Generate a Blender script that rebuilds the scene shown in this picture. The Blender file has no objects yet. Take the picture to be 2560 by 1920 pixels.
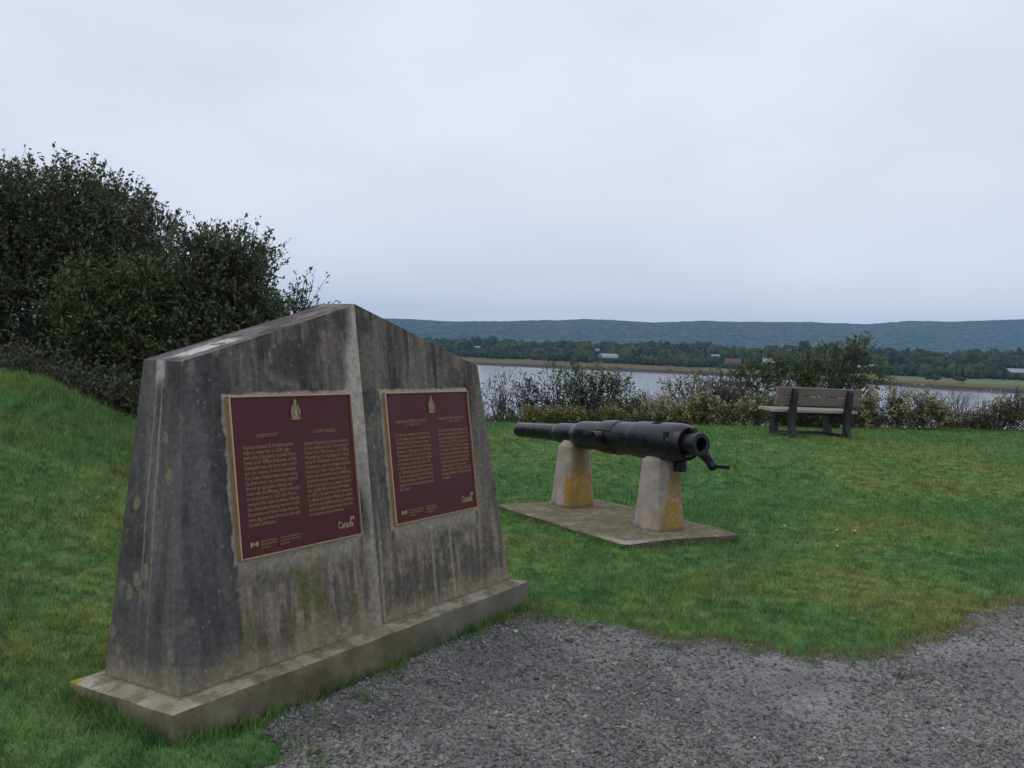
import bpy, bmesh, math, random
import numpy as np
from mathutils import Vector, Matrix

S = bpy.context.scene
C = S.collection
rng = np.random.default_rng(7)
random.seed(7)

# ------------------------------------------------------------------ camera
CAM_H, FPX, PITCH, ROLL = 1.6, 2117.78, -0.0462, 0.0299
cp, sp = math.cos(PITCH), math.sin(PITCH)
c_r, s_r = math.cos(ROLL), math.sin(ROLL)
_f = Vector((0, cp, sp)); _r = Vector((1, 0, 0)); _u = Vector((0, -sp, cp))
_r2 = _r * c_r + _u * s_r
_u2 = _u * c_r - _r * s_r
cam_data = bpy.data.cameras.new('camera')
cam_data.sensor_width = 36
cam_data.lens = FPX / 2560 * 36
cam_data.clip_start = 0.05
cam_data.clip_end = 20000
cam = bpy.data.objects.new('camera', cam_data)
C.objects.link(cam)
cam.matrix_world = Matrix(((_r2.x, _u2.x, -_f.x, 0), (_r2.y, _u2.y, -_f.y, 0), (_r2.z, _u2.z, -_f.z, CAM_H), (0, 0, 0, 1)))
S.camera = cam

def ray(px, py):
    """direction through a pixel of the 2560x1920 photograph (used to measure where things stand)"""
    return _f + _r2 * ((px - 1280) / FPX) - _u2 * ((py - 960) / FPX)

def at(px, py, D):
    d = ray(px, py)
    return Vector((0, 0, CAM_H)) + d * (D / d.y)

# ------------------------------------------------------------------ light
SUN_EL, SUN_AZ = math.radians(52), math.radians(-105)      # azimuth from +Y towards +X
w = bpy.data.worlds.new('World')
S.world = w
w.use_nodes = True
nt = w.node_tree
for n in list(nt.nodes):
    nt.nodes.remove(n)
out = nt.nodes.new('ShaderNodeOutputWorld')
sky = nt.nodes.new('ShaderNodeTexSky')
sky.sky_type = 'NISHITA'
sky.sun_disc = False
sky.sun_elevation = SUN_EL
sky.sun_rotation = SUN_AZ
bg1 = nt.nodes.new('ShaderNodeBackground')
bg1.inputs['Strength'].default_value = 0.1
nt.links.new(sky.outputs[0], bg1.inputs['Color'])
tc = nt.nodes.new('ShaderNodeTexCoord')
mp = nt.nodes.new('ShaderNodeMapping')
mp.inputs['Scale'].default_value = (1.0, 1.0, 2.6)
nt.links.new(tc.outputs['Generated'], mp.inputs['Vector'])
n1 = nt.nodes.new('ShaderNodeTexNoise')
n1.inputs['Scale'].default_value = 2.3
n1.inputs['Detail'].default_value = 5
n1.inputs['Roughness'].default_value = 0.5
nt.links.new(mp.outputs[0], n1.inputs['Vector'])
rp = nt.nodes.new('ShaderNodeValToRGB')
rp.color_ramp.elements[0].position = 0.30
rp.color_ramp.elements[0].color = (0.745, 0.765, 0.895, 1)
rp.color_ramp.elements[1].position = 0.72
rp.color_ramp.elements[1].color = (0.90, 0.935, 1.05, 1)
nt.links.new(n1.outputs['Fac'], rp.inputs[0])
bg2 = nt.nodes.new('ShaderNodeBackground')
bg2.inputs['Strength'].default_value = 1.0
nt.links.new(rp.outputs[0], bg2.inputs['Color'])
mxs = nt.nodes.new('ShaderNodeMixShader')
mxs.inputs[0].default_value = 0.92
nt.links.new(bg1.outputs[0], mxs.inputs[1])
nt.links.new(bg2.outputs[0], mxs.inputs[2])
nt.links.new(mxs.outputs[0], out.inputs['Surface'])

sun = bpy.data.lights.new('sun', 'SUN')
sun.energy = 0.7
sun.angle = math.radians(35)
sun.color = (1.0, 0.97, 0.93)
so = bpy.data.objects.new('sun', sun)
C.objects.link(so)
sd = Vector((math.sin(SUN_AZ) * math.cos(SUN_EL), math.cos(SUN_AZ) * math.cos(SUN_EL), math.sin(SUN_EL)))
so.rotation_euler = sd.to_track_quat('Z', 'Y').to_euler()
so.location = (-20, -5, 30)

S.view_settings.view_transform = 'Standard'
S.view_settings.look = 'None'
S.view_settings.exposure = 0.0
S.view_settings.gamma = 1.0
S.view_settings.use_curve_mapping = False
S.render.engine = 'CYCLES'
S.cycles.use_denoising = True
S.cycles.max_bounces = 6
S.cycles.diffuse_bounces = 3
S.cycles.glossy_bounces = 3
S.cycles.transmission_bounces = 3
S.cycles.transparent_max_bounces = 6
S.cycles.volume_bounces = 2

# ------------------------------------------------------------------ helpers
def tag(o, label=None, cat=None, group=None, kind=None):
    if label: o['label'] = label
    if cat: o['category'] = cat
    if group: o['group'] = group
    if kind: o['kind'] = kind
    return o

def empty(name, loc=(0, 0, 0), mat=None):
    o = bpy.data.objects.new(name, None)
    o.empty_display_size = 0.2
    C.objects.link(o)
    if mat is not None: o.matrix_world = mat
    else: o.location = loc
    return o

def link(name, me, mat=None, parent=None):
    o = bpy.data.objects.new(name, me)
    C.objects.link(o)
    if mat is not None and not me.materials: me.materials.append(mat)
    if parent is not None: o.parent = parent
    return o

def np_mesh(name, V, F, mat=None, parent=None, rnd=None, smooth=False):
    """mesh from an (n,3) vertex array and an (m,k) face array, optional per-face random value"""
    V = np.ascontiguousarray(V, np.float32); F = np.ascontiguousarray(F, np.int32)
    me = bpy.data.meshes.new(name)
    m, k = F.shape
    me.vertices.add(len(V)); me.vertices.foreach_set('co', V.ravel())
    me.loops.add(m * k); me.loops.foreach_set('vertex_index', F.ravel())
    me.polygons.add(m)
    me.polygons.foreach_set('loop_start', np.arange(0, m * k, k, dtype=np.int32))
    me.polygons.foreach_set('loop_total', np.full(m, k, np.int32))
    me.polygons.foreach_set('use_smooth', np.full(m, smooth, bool))
    if rnd is not None:
        a = me.attributes.new('rnd', 'FLOAT', 'FACE')
        a.data.foreach_set('value', np.ascontiguousarray(rnd, np.float32))
    me.update(calc_edges=True)
    me.validate()
    return link(name, me, mat, parent)

def bm_obj(name, bm, mat=None, parent=None, smooth=None, bevel=0, segs=2, ang=30):
    if bevel:
        es = [e for e in bm.edges if len(e.link_faces) == 2 and e.calc_face_angle(0) > math.radians(ang)]
        bmesh.ops.bevel(bm, geom=es, offset=bevel, segments=segs, affect='EDGES', profile=0.6, clamp_overlap=True)
    bmesh.ops.recalc_face_normals(bm, faces=bm.faces)
    me = bpy.data.meshes.new(name)
    bm.to_mesh(me); bm.free()
    if smooth is not None:
        me.polygons.foreach_set('use_smooth', [True] * len(me.polygons))
        if smooth < 180: me.set_sharp_from_angle(angle=math.radians(smooth))
    return link(name, me, mat, parent)

def add_box(bm, c, s, M=None):
    vs = []
    for z in (-.5, .5):
        for y in (-.5, .5):
            for x in (-.5, .5):
                p = Vector((c[0] + s[0] * x, c[1] + s[1] * y, c[2] + s[2] * z))
                vs.append(bm.verts.new(M @ p if M else p))
    for f in ((0, 1, 3, 2), (4, 6, 7, 5), (0, 4, 5, 1), (2, 3, 7, 6), (0, 2, 6, 4), (1, 5, 7, 3)):
        bm.faces.new([vs[i] for i in f])

def add_loft(bm, rings, cap=True):
    """rings: lists of points, same count, joined by quads"""
    R = [[bm.verts.new(p) for p in r] for r in rings]
    n = len(R[0])
    for a, b in zip(R, R[1:]):
        for i in range(n):
            bm.faces.new((a[i], a[(i + 1) % n], b[(i + 1) % n], b[i]))
    if cap:
        bm.faces.new(R[0][::-1]); bm.faces.new(R[-1])

def add_lathe(bm, prof, n=64, M=None):
    """profile of (x, r) turned about the x axis; r=0 closes"""
    rings = []
    for x, r in prof:
        if r < 1e-6:
            rings.append([bm.verts.new(M @ Vector((x, 0, 0)) if M else Vector((x, 0, 0)))])
        else:
            ring = []
            for i in range(n):
                a = 2 * math.pi * i / n
                p = Vector((x, r * math.cos(a), r * math.sin(a)))
                ring.append(bm.verts.new(M @ p if M else p))
            rings.append(ring)
    for a, b in zip(rings, rings[1:]):
        for i in range(n):
            j = (i + 1) % n
            if len(a) == 1 and len(b) == 1: continue
            if len(a) == 1: bm.faces.new((a[0], b[j], b[i]))
            elif len(b) == 1: bm.faces.new((a[i], a[j], b[0]))
            else: bm.faces.new((a[i], a[j], b[j], b[i]))

def add_tube(bm, pts, rad, n=10):
    rings = []
    for i, p in enumerate(pts):
        p = Vector(p)
        d = (Vector(pts[min(i + 1, len(pts) - 1)]) - Vector(pts[max(i - 1, 0)])).normalized()
        ref = Vector((0, 0, 1)) if abs(d.z) < .9 else Vector((1, 0, 0))
        x = d.cross(ref).normalized(); y = d.cross(x)
        r = rad[i] if hasattr(rad, '__len__') else rad
        rings.append([p + x * (r * math.cos(2 * math.pi * k / n)) + y * (r * math.sin(2 * math.pi * k / n)) for k in range(n)])
    add_loft(bm, rings)

def extrude_poly(bm, pts2, axis_fn, t0, t1):
    """outline pts2 (a, b) extruded from t0 to t1; axis_fn(a, b, t) -> point"""
    add_loft(bm, [[axis_fn(a, b, t0) for a, b in pts2], [axis_fn(a, b, t1) for a, b in pts2]])

# numpy value noise -------------------------------------------------
_lat = rng.random((256, 256)).astype(np.float32)
def vnoise(x, y, seed=0):
    x = np.asarray(x, np.float64) + seed * 37.13; y = np.asarray(y, np.float64) + seed * 91.7
    xi = np.floor(x).astype(int); yi = np.floor(y).astype(int)
    fx = x - xi; fy = y - yi
    fx = fx * fx * (3 - 2 * fx); fy = fy * fy * (3 - 2 * fy)
    g = lambda a, b: _lat[a & 255, b & 255]
    return (g(xi, yi) * (1 - fx) + g(xi + 1, yi) * fx) * (1 - fy) + (g(xi, yi + 1) * (1 - fx) + g(xi + 1, yi + 1) * fx) * fy
def fbm(x, y, seed=0, oct=4):
    s = 0; a = .5; t = 0
    for i in range(oct):
        s = s + a * vnoise(np.asarray(x) * 2 ** i, np.asarray(y) * 2 ** i, seed + i); t += a; a *= .5
    return s / t

# shader helper -----------------------------------------------------
class Mat:
    def __init__(self, name, rough=0.85, spec=0.3):
        self.m = bpy.data.materials.new(name)
        self.m.use_nodes = True
        self.t = self.m.node_tree
        self.b = self.t.nodes['Principled BSDF']
        self.out = self.t.nodes['Material Output']
        self.b.inputs['Roughness'].default_value = rough
        self.b.inputs['Specular IOR Level'].default_value = spec
        self._tc = None
    def n(self, typ): return self.t.nodes.new(typ)
    def set(self, sock, v):
        if hasattr(v, 'is_output') or isinstance(v, bpy.types.NodeSocket): self.t.links.new(v, sock)
        elif isinstance(v, (tuple, list)) and len(v) == 3 and sock.type == 'RGBA': sock.default_value = (*v, 1)
        else: sock.default_value = v
    def obj(self):
        if not self._tc: self._tc = self.n('ShaderNodeTexCoord')
        return self._tc.outputs['Object']
    def xyz(self, v=None):
        s = self.n('ShaderNodeSeparateXYZ'); self.set(s.inputs[0], v or self.obj()); return s.outputs
    def map(self, scale=(1, 1, 1), loc=(0, 0, 0), v=None):
        m = self.n('ShaderNodeMapping'); self.set(m.inputs['Vector'], v or self.obj())
        m.inputs['Scale'].default_value = scale; m.inputs['Location'].default_value = loc
        return m.outputs[0]
    def noise(self, scale, detail=4, rough=.55, v=None, dist=0, col=False):
        n = self.n('ShaderNodeTexNoise'); self.set(n.inputs['Vector'], v or self.obj())
        n.inputs['Scale'].default_value = scale; n.inputs['Detail'].default_value = detail
        n.inputs['Roughness'].default_value = rough; n.inputs['Distortion'].default_value = dist
        return n.outputs['Color' if col else 'Fac']
    def voro(self, scale, v=None, rand=1.0):
        n = self.n('ShaderNodeTexVoronoi'); self.set(n.inputs['Vector'], v or self.obj())
        n.inputs['Scale'].default_value = scale; n.inputs['Randomness'].default_value = rand
        return n.outputs
    def math(self, op, a, b=0.0, c=0.0, clamp=False):
        n = self.n('ShaderNodeMath'); n.operation = op; n.use_clamp = clamp
        self.set(n.inputs[0], a); self.set(n.inputs[1], b); self.set(n.inputs[2], c)
        return n.outputs[0]
    def step(self, v, lo, hi, a=0.0, b=1.0):
        n = self.n('ShaderNodeMapRange'); n.interpolation_type = 'SMOOTHSTEP'
        self.set(n.inputs['Value'], v)
        n.inputs['From Min'].default_value = lo; n.inputs['From Max'].default_value = hi
        n.inputs['To Min'].default_value = a; n.inputs['To Max'].default_value = b
        return n.outputs[0]
    def mix(self, f, a, b, mode='MIX'):
        n = self.n('ShaderNodeMix'); n.data_type = 'RGBA'; n.blend_type = mode
        self.set(n.inputs[0], f); self.set(n.inputs[6], a); self.set(n.inputs[7], b)
        return n.outputs[2]
    def ramp(self, f, stops):
        n = self.n('ShaderNodeValToRGB'); self.set(n.inputs[0], f)
        e = n.color_ramp.elements
        while len(e) < len(stops): e.new(.5)
        for i, (p, c) in enumerate(stops):
            e[i].position = p; e[i].color = (*c, 1)
        return n.outputs[0]
    def rnd(self):
        n = self.n('ShaderNodeAttribute'); n.attribute_name = 'rnd'; return n.outputs['Fac']
    def color(self, c): self.set(self.b.inputs['Base Color'], c); return self
    def rough(self, c): self.set(self.b.inputs['Roughness'], c); return self
    def bump(self, h, strength=.4, dist=.01):
        n = self.n('ShaderNodeBump'); n.inputs['Strength'].default_value = strength
        n.inputs['Distance'].default_value = dist
        self.set(n.inputs['Height'], h); self.t.links.new(n.outputs[0], self.b.inputs['Normal']); return self
    def leafy(self, col, trans=.3):
        """diffuse leaf that lets some light through"""
        self.color(col)
        tr = self.n('ShaderNodeBsdfTranslucent'); self.set(tr.inputs['Color'], col)
        mx = self.n('ShaderNodeMixShader'); mx.inputs[0].default_value = trans
        self.t.links.new(self.b.outputs[0], mx.inputs[1]); self.t.links.new(tr.outputs[0], mx.inputs[2])
        self.t.links.new(mx.outputs[0], self.out.inputs['Surface']); return self

def simple(name, col, rough=.8, spec=.3, var=.25, scale=8, metal=0):
    M = Mat(name, rough, spec)
    n = M.noise(scale, 5)
    M.color(M.mix(n, tuple(c * (1 - var) for c in col), tuple(c * (1 + var) for c in col)))
    M.b.inputs['Metallic'].default_value = metal
    return M

# ------------------------------------------------------------------ terrain
CTRL = np.array([
 (0,0,0),(2,3,0),(-.8,3.1,.03),(2.5,4.6,0),(3.5,5.5,0),(5,4,0),(-.5,4.1,.03),(.1,4.9,.03),(.3,5.25,.02),
 (-1.2,2.9,.115),(-1.8,3.4,.12),(-2.2,2.9,.1),(-2.7,4.5,.16),(-1.5,4.6,.12),(-1,5.5,.08),(-2.5,1.5,.06),(-1.5,.5,.03),
 (.93,6.6,-.005),(1.97,7.2,-.05),(-.1,8.3,-.05),(1.0,9.2,-.06),(.3,7.3,-.02),(-.7,7.5,.0),
 (2.6,6.6,-.01),(4,8,-.02),(3,10,-.13),(5.2,9.6,-.14),(5,12.2,.04),(5.3,14.3,.175),(4,13,.15),(0,12,.01),(0,15,.12),(5.2,16.4,.13),(8.8,15.3,.15),(11,18,.12),
 (8,10.5,-.08),(12,12,.12),(2,15.5,.14),(6.2,15.0,.145),(2,12.5,.05),(-1,14.3,.12),
 (-5.14,8.5,1.11),(-4.74,8.5,1.09),(-4.48,8.5,.97),(-4.15,8.5,.76),(-3.75,8.5,.60),(-6.2,8.8,1.14),(-4.4,7.2,.74),(-7,6,.9),(-3,6.8,.33),(-5,6,.55),(-8,4,.7),(-2.6,9,.20),(-1.2,9,.08),(-6,11.5,.40),(-3.2,11.5,.05),(-7.5,12,.40),(-4.6,9.8,.55),(-5.6,10,.85),(-6,3,.4),(-4,3,.2),(-4,5,.3),
 (0,18.5,-.25),(5,18.8,-.15),(10,20,-.2),(-5,20,-.2),(0,24,-2.8),(8,26,-3),(-9,28,-2.5),(14,24,-1.6),(0,38,-9),(10,40,-9),(20,40,-8.5),(-15,40,-7),(25,25,-1.5),
 (16,15,.2),(20,5,.1),(20,-10,0),(0,-12,0),(-15,-5,.6),(-15,10,1.0),(-15,20,.2),(8,2,0),(6,-4,0),(-4,-5,.1)], float)
def _tps(r): return np.where(r > 1e-9, r * r * np.log(np.maximum(r, 1e-9)), 0)
_P = CTRL[:, :2]; _n = len(_P)
_K = _tps(np.linalg.norm(_P[:, None] - _P[None], axis=-1)) + np.eye(_n) * .03
_A = np.zeros((_n + 3, _n + 3)); _A[:_n, :_n] = _K; _A[:_n, _n] = 1; _A[:_n, _n + 1:] = _P; _A[_n, :_n] = 1; _A[_n + 1:, :_n] = _P.T
_w = np.linalg.solve(_A, np.append(CTRL[:, 2], (0, 0, 0)))
def tz(x, y):
    x = np.atleast_1d(np.asarray(x, float)); y = np.atleast_1d(np.asarray(y, float))
    q = np.stack([x, y], -1).reshape(-1, 2); o = np.empty(len(q))
    for i in range(0, len(q), 40000):
        c = q[i:i + 40000]
        o[i:i + 40000] = _tps(np.linalg.norm(c[:, None] - _P[None], axis=-1)) @ _w[:_n] + _w[_n] + c @ _w[_n + 1:]
    o = o.reshape(x.shape)
    lim = np.clip((y - 34) / 12, 0, 1); o = o * (1 - lim) + lim * -13.0
    side = np.clip((np.abs(x) - 25) / 15, 0, 1); o = np.where(y < 30, o * (1 - side) + side * .2, o)
    back = np.clip((-12 - y) / 8, 0, 1); o = o * (1 - back) + back * .1
    rough = (fbm(x * .9, y * .9, 3, 3) - .5) * .07 * np.clip((y - 4.5) / 3, 0.1, 1)
    return o + rough
def tz1(x, y): return float(tz([x], [y])[0])

def nonuni(lo, hi, a, b, fine, coarse):
    v = [a]
    while v[-1] < b: v.append(v[-1] + fine)
    st = fine
    while v[-1] < hi: st = min(st * 1.15, coarse); v.append(v[-1] + st)
    st = fine
    while v[0] > lo: st = min(st * 1.15, coarse); v.insert(0, v[0] - st)
    return np.array(v)

# ------------------------------------------------------------------ materials of the setting
def grass_colour(M, x2=False):
    """lawn colour: greens with straw and moss patches, by place and by blade"""
    p = M.obj()
    big = M.noise(.55, 4, .6, p, .6)
    mid = M.noise(2.3, 4, .6, p, .5)
    patch = M.math('ADD', M.math('MULTIPLY', big, .55), M.math('ADD', M.math('MULTIPLY', mid, .25), M.math('MULTIPLY', M.noise(.22, 2, .5, p), .20)))
    for (px_, py_, rad_, amt) in ((-2.0, 3.9, .9, .10), (-1.7, 2.9, .6, .05), (1.3, 5.7, .7, .08), (3.8, 7.7, 1.6, .085), (6.3, 11.8, 2.4, .07), (-.2, 6.6, .8, .06), (2.6, 5.2, .8, .04), (1.8, 10.2, 2.2, -.07), (-4.6, 7.8, 1.8, .03), (4.6, 9.6, 1.6, -.05), (.4, 5.5, .6, -.05)):
        vd = M.n('ShaderNodeVectorMath'); vd.operation = 'DISTANCE'; M.set(vd.inputs[0], p); vd.inputs[1].default_value = (px_, py_, .1)
        patch = M.math('ADD', patch, M.step(M.math('ADD', vd.outputs['Value'], M.math('MULTIPLY', M.math('SUBTRACT', mid, .5), rad_)), rad_, rad_ * .2, 0, amt))
    fine_ = M.noise(7.5, 4, .65, p, .4)
    col = M.ramp(patch, [(.36, (.070, .195, .060)), (.50, (.110, .222, .067)), (.58, (.160, .228, .071)), (.68, (.205, .208, .078)), (.80, (.27, .21, .10))])
    col = M.mix(1.0, col, M.ramp(fine_, [(.36, (.58, .62, .58)), (.5, (1.05, 1.07, 1.05)), (.63, (1.60, 1.48, 1.45))]), 'MULTIPLY')
    return col, patch

Mground = Mat('lawn_soil', .95, .1)
gc, patch = grass_colour(Mground)
Mground.color(Mground.mix(Mground.noise(35, 5, .7), Mground.mix(.6, gc, (.035, .045, .018)), gc))
Mground.bump(Mground.noise(60, 4), .6, .02)

Mblade = Mat('grass_blades', .7, .15)
gc, patch = grass_colour(Mblade)
r_ = Mblade.rnd()
c1 = Mblade.mix(Mblade.step(r_, .0, .75), Mblade.mix(1.0, gc, (.62, .62, .62), 'MULTIPLY'), Mblade.mix(1.0, gc, (1.25, 1.2, 1.15), 'MULTIPLY'))
c2 = Mblade.mix(Mblade.step(r_, .93, .97), c1, (.28, .24, .11))
Mblade.leafy(c2, .35)

def gravel_col(M):
    a = M.noise(1.3, 5, .65, None, .6)
    return M.mix(M.step(a, .42, .62), (.142, .139, .126), (.218, .194, .155))
Mgravel = Mat('gravel_bed', .95, .2)
v = Mgravel.voro(75)
g0 = gravel_col(Mgravel)
vc = Mgravel.math('MULTIPLY', Mgravel.step(v['Distance'], .1, .65, 1.15, .35), 1.0)
stonecol = Mgravel.mix(1.0, g0, Mgravel.mix(.75, (1, 1, 1), v['Color']), 'MULTIPLY')
gcomb = Mgravel.n('ShaderNodeMix'); gcomb.data_type = 'RGBA'; gcomb.blend_type = 'MULTIPLY'; gcomb.inputs[0].default_value = 1
hs = Mgravel.n('ShaderNodeHueSaturation'); hs.inputs['Saturation'].default_value = .22; hs.inputs['Value'].default_value = 1.5
Mgravel.set(hs.inputs['Color'], stonecol)
Mgravel.color(hs.outputs[0])
Mgravel.bump(Mgravel.math('SUBTRACT', 1.0, v['Distance']), .8, .012)

Mstone = Mat('gravel_stones', .85, .3)
r_ = Mstone.rnd()
g0 = gravel_col(Mstone)
Mstone.color(Mstone.mix(Mstone.step(r_, .988, .995), Mstone.mix(1.0, Mstone.mix(.6, g0, (.158, .157, .146)), Mstone.ramp(r_, [(0, (.62, .62, .64)), (.6, (1.12, 1.10, 1.08)), (.97, (1.65, 1.6, 1.55))]), 'MULTIPLY'), (.42, .41, .40)))

Mwater = Mat('river_water', .12, .5)
Mwater.color((.10, .108, .118))
Mwater.b.inputs['IOR'].default_value = 1.33
wn = Mwater.noise(1.0, 4, .6, Mwater.map((.22, .5, 1)))
wn2 = Mwater.noise(1.0, 3, .5, Mwater.map((.006, .02, 1)))
Mwater.rough(Mwater.step(wn2, .35, .7, .16, .24))
Mwater.bump(wn, .03, .03)

# ground ------------------------------------------------------------
gx = nonuni(-70, 90, -7, 12, .16, 6); gy = nonuni(-40, 60, 2, 20, .16, 5)
GX, GY = np.meshgrid(gx, gy)
GZ = tz(GX, GY)
V = np.stack([GX, GY, GZ], -1).reshape(-1, 3)
nx = len(gx); ii = np.arange(len(gy) - 1)[:, None] * nx + np.arange(nx - 1)[None]
F = np.stack([ii, ii + 1, ii + nx + 1, ii + nx], -1).reshape(-1, 4)
tag(np_mesh('ground', V, F, Mground.m, smooth=True), kind='structure')

GP = np.array([(-.85,3.08),(-1.0,3.5),(-.85,3.72),(-.62,4.1),(-.42,4.44),(-.2,4.74),(-.02,4.90),(.24,4.84),(.53,4.82),(.79,4.60),(1.18,4.54),(1.63,4.44),(2.0,4.44),(2.25,4.64),(2.8,5.09),(3.44,5.55),(6,7.2),(10,8.6),(12,8),(12,-8),(-2.0,-8),(-1.2,0),(-.8,2.2)])
def inpoly(x, y, P):
    r = np.zeros(x.shape, bool)
    for (x0, y0), (x1, y1) in zip(P, np.roll(P, -1, 0)):
        c = ((y0 > y) != (y1 > y))
        r ^= c & (x < (x1 - x0) * (y - y0) / (y1 - y0 + 1e-12) + x0)
    return r
def wob(x, y):
    return x + (fbm(x * 5, y * 5, 11, 5) - .5) * .24, y + (fbm(x * 5, y * 5, 17, 5) - .5) * .24
def on_gravel(x, y):
    a, b = wob(x, y); return inpoly(a, b, GP)
hx = nonuni(-2.2, 12, -1.3, 4.2, .045, .3); hy = nonuni(-8, 8.8, 2.2, 6.2, .045, .3)
HX, HY = np.meshgrid(hx, hy)
HZ = tz(HX, HY) + .006 + (fbm(HX * 3, HY * 3, 5, 3) - .5) * .012
nx = len(hx); ii = np.arange(len(hy) - 1)[:, None] * nx + np.arange(nx - 1)[None]
F = np.stack([ii, ii + 1, ii + nx + 1, ii + nx], -1).reshape(-1, 4)
Vv = np.stack([HX, HY, HZ], -1).reshape(-1, 3)
keep = on_gravel(Vv[F].mean(1)[:, 0], Vv[F].mean(1)[:, 1])
F = F[keep]; used = np.unique(F); remap = np.zeros(len(Vv), int); remap[used] = np.arange(len(used))
tag(np_mesh('gravel_path', Vv[used], remap[F], Mgravel.m, smooth=True), kind='structure')
def ground_h(x, y):
    x = np.asarray(x, float); y = np.asarray(y, float)
    return tz(x, y) + np.where(on_gravel(x, y), .006 + (fbm(x * 3, y * 3, 5, 3) - .5) * .012, 0)

# river, far bank, hills -------------------------------------------
WZ = -10.0
bmw = bmesh.new()
q = [bmw.verts.new(p) for p in ((-2500, 36, WZ), (2500, 36, WZ), (2500, 900, WZ), (-2500, 900, WZ))]
bmw.faces.new(q)
tag(bm_obj('river', bmw, Mwater.m), kind='structure')

SHORE = [(-2400, 1150), (-700, 640), (-300, 560), (-120, 498), (-17, 463), (40, 431), (100, 396), (126, 360), (149, 333), (162, 306), (176, 291), (215, 268), (400, 200), (900, 150), (2400, 100)]
sx = np.array([p[0] for p in SHORE], float); sy = np.array([p[1] for p in SHORE], float)
def shore(x): return np.interp(x, sx, sy) + (fbm(np.asarray(x) * .05, np.zeros_like(x), 23, 4) - .5) * 14
FIELD = -8.2
def far_z(x, d):
    """height of the far land d metres behind the water's edge"""
    mud = np.clip(d / 6, 0, 1) * .8
    bank = np.clip((d - 6 - 5 * fbm(x * .07, d * 0, 31, 3)) / 2.0, 0, 1) * 1.0
    land = np.clip((d - 90) / 380, 0, 1) * 6.5
    return WZ - .1 + mud + bank + land
cols = np.concatenate([np.arange(-2400, -260, 40), np.arange(-260, 420, 2.0), np.arange(420, 2401, 40)])
ds = np.array([-14, -6, -2, 0, 2, 4, 7, 9, 10, 11, 12, 13, 14, 15, 16, 18, 22, 30, 45, 70, 110, 160, 240, 400, 700, 1200, 2000, 3000, 4000])
X2, D2 = np.meshgrid(cols, ds)
Y2 = shore(X2) + D2
Z2 = np.where(D2 < 0, WZ - .1 + D2 * .1, far_z(X2, D2)) + (fbm(X2 * .2, D2 * .2, 37, 3) - .5) * .35 * (D2 > 0)
V = np.stack([X2, Y2, Z2], -1).reshape(-1, 3)
nx = len(cols); ii = np.arange(len(ds) - 1)[:, None] * nx + np.arange(nx - 1)[None]
F = np.stack([ii, ii + 1, ii + nx + 1, ii + nx], -1).reshape(-1, 4)
Mfar = Mat('far_land', .95, .1)
o_ = Mfar.xyz()
z_ = Mfar.math('ADD', o_[2], Mfar.math('MULTIPLY', Mfar.math('SUBTRACT', Mfar.noise(.12, 4), .5), .5))
mudc = Mfar.mix(Mfar.noise(.25, 4), (.040, .036, .034), (.075, .066, .058))
marsh = Mfar.ramp(Mfar.noise(1.0, 5, .6, Mfar.map((.02, .05, 1))), [(.3, (.085, .080, .030)), (.5, (.115, .105, .038)), (.62, (.135, .090, .045)), (.72, (.085, .095, .035))])
fieldc = Mfar.mix(Mfar.noise(1.0, 4, .5, Mfar.map((.012, .03, 1))), (.105, .135, .055), (.165, .185, .085))
edge = Mfar.math('ADD', o_[1], Mfar.math('MULTIPLY', o_[0], .62))
back = Mfar.step(Mfar.math('ADD', edge, Mfar.math('MULTIPLY', Mfar.noise(.02, 3), 40)), 462, 475)
marsh2 = Mfar.mix(Mfar.math('MULTIPLY', back, Mfar.step(o_[0], 95, 130)), marsh, fieldc)
Mfar.color(Mfar.mix(Mfar.step(z_, -9.05, -8.55), mudc, marsh2))
tag(np_mesh('far_bank', V, F, Mfar.m, smooth=True), kind='structure')

# mud bars in the river at the right
Mmud = simple('river_mud', (.075, .066, .058), .7, .4, .3, .3)
bmm = bmesh.new()
for (px, py, D, ww, dd) in ((2410, 978, 302, 5.5, 4), (2465, 981, 297, 6, 4), (2330, 973, 318, 3, 3), (2492, 986, 288, 2.4, 3)):
    c = at(px, py, D)
    ring0, ring1 = [], []
    for i in range(14):
        a = 2 * math.pi * i / 14; k = 1 + .25 * math.sin(a * 3 + px)
        ring0.append((c.x + ww * k * math.cos(a), c.y + dd * k * math.sin(a), WZ - .15))
        ring1.append((c.x + ww * .6 * k * math.cos(a), c.y + dd * .6 * k * math.sin(a), WZ + .38))
    add_loft(bmm, [ring0, ring1])
tag(bm_obj('mud_flat', bmm, Mmud.m, smooth=180), kind='structure')

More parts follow.
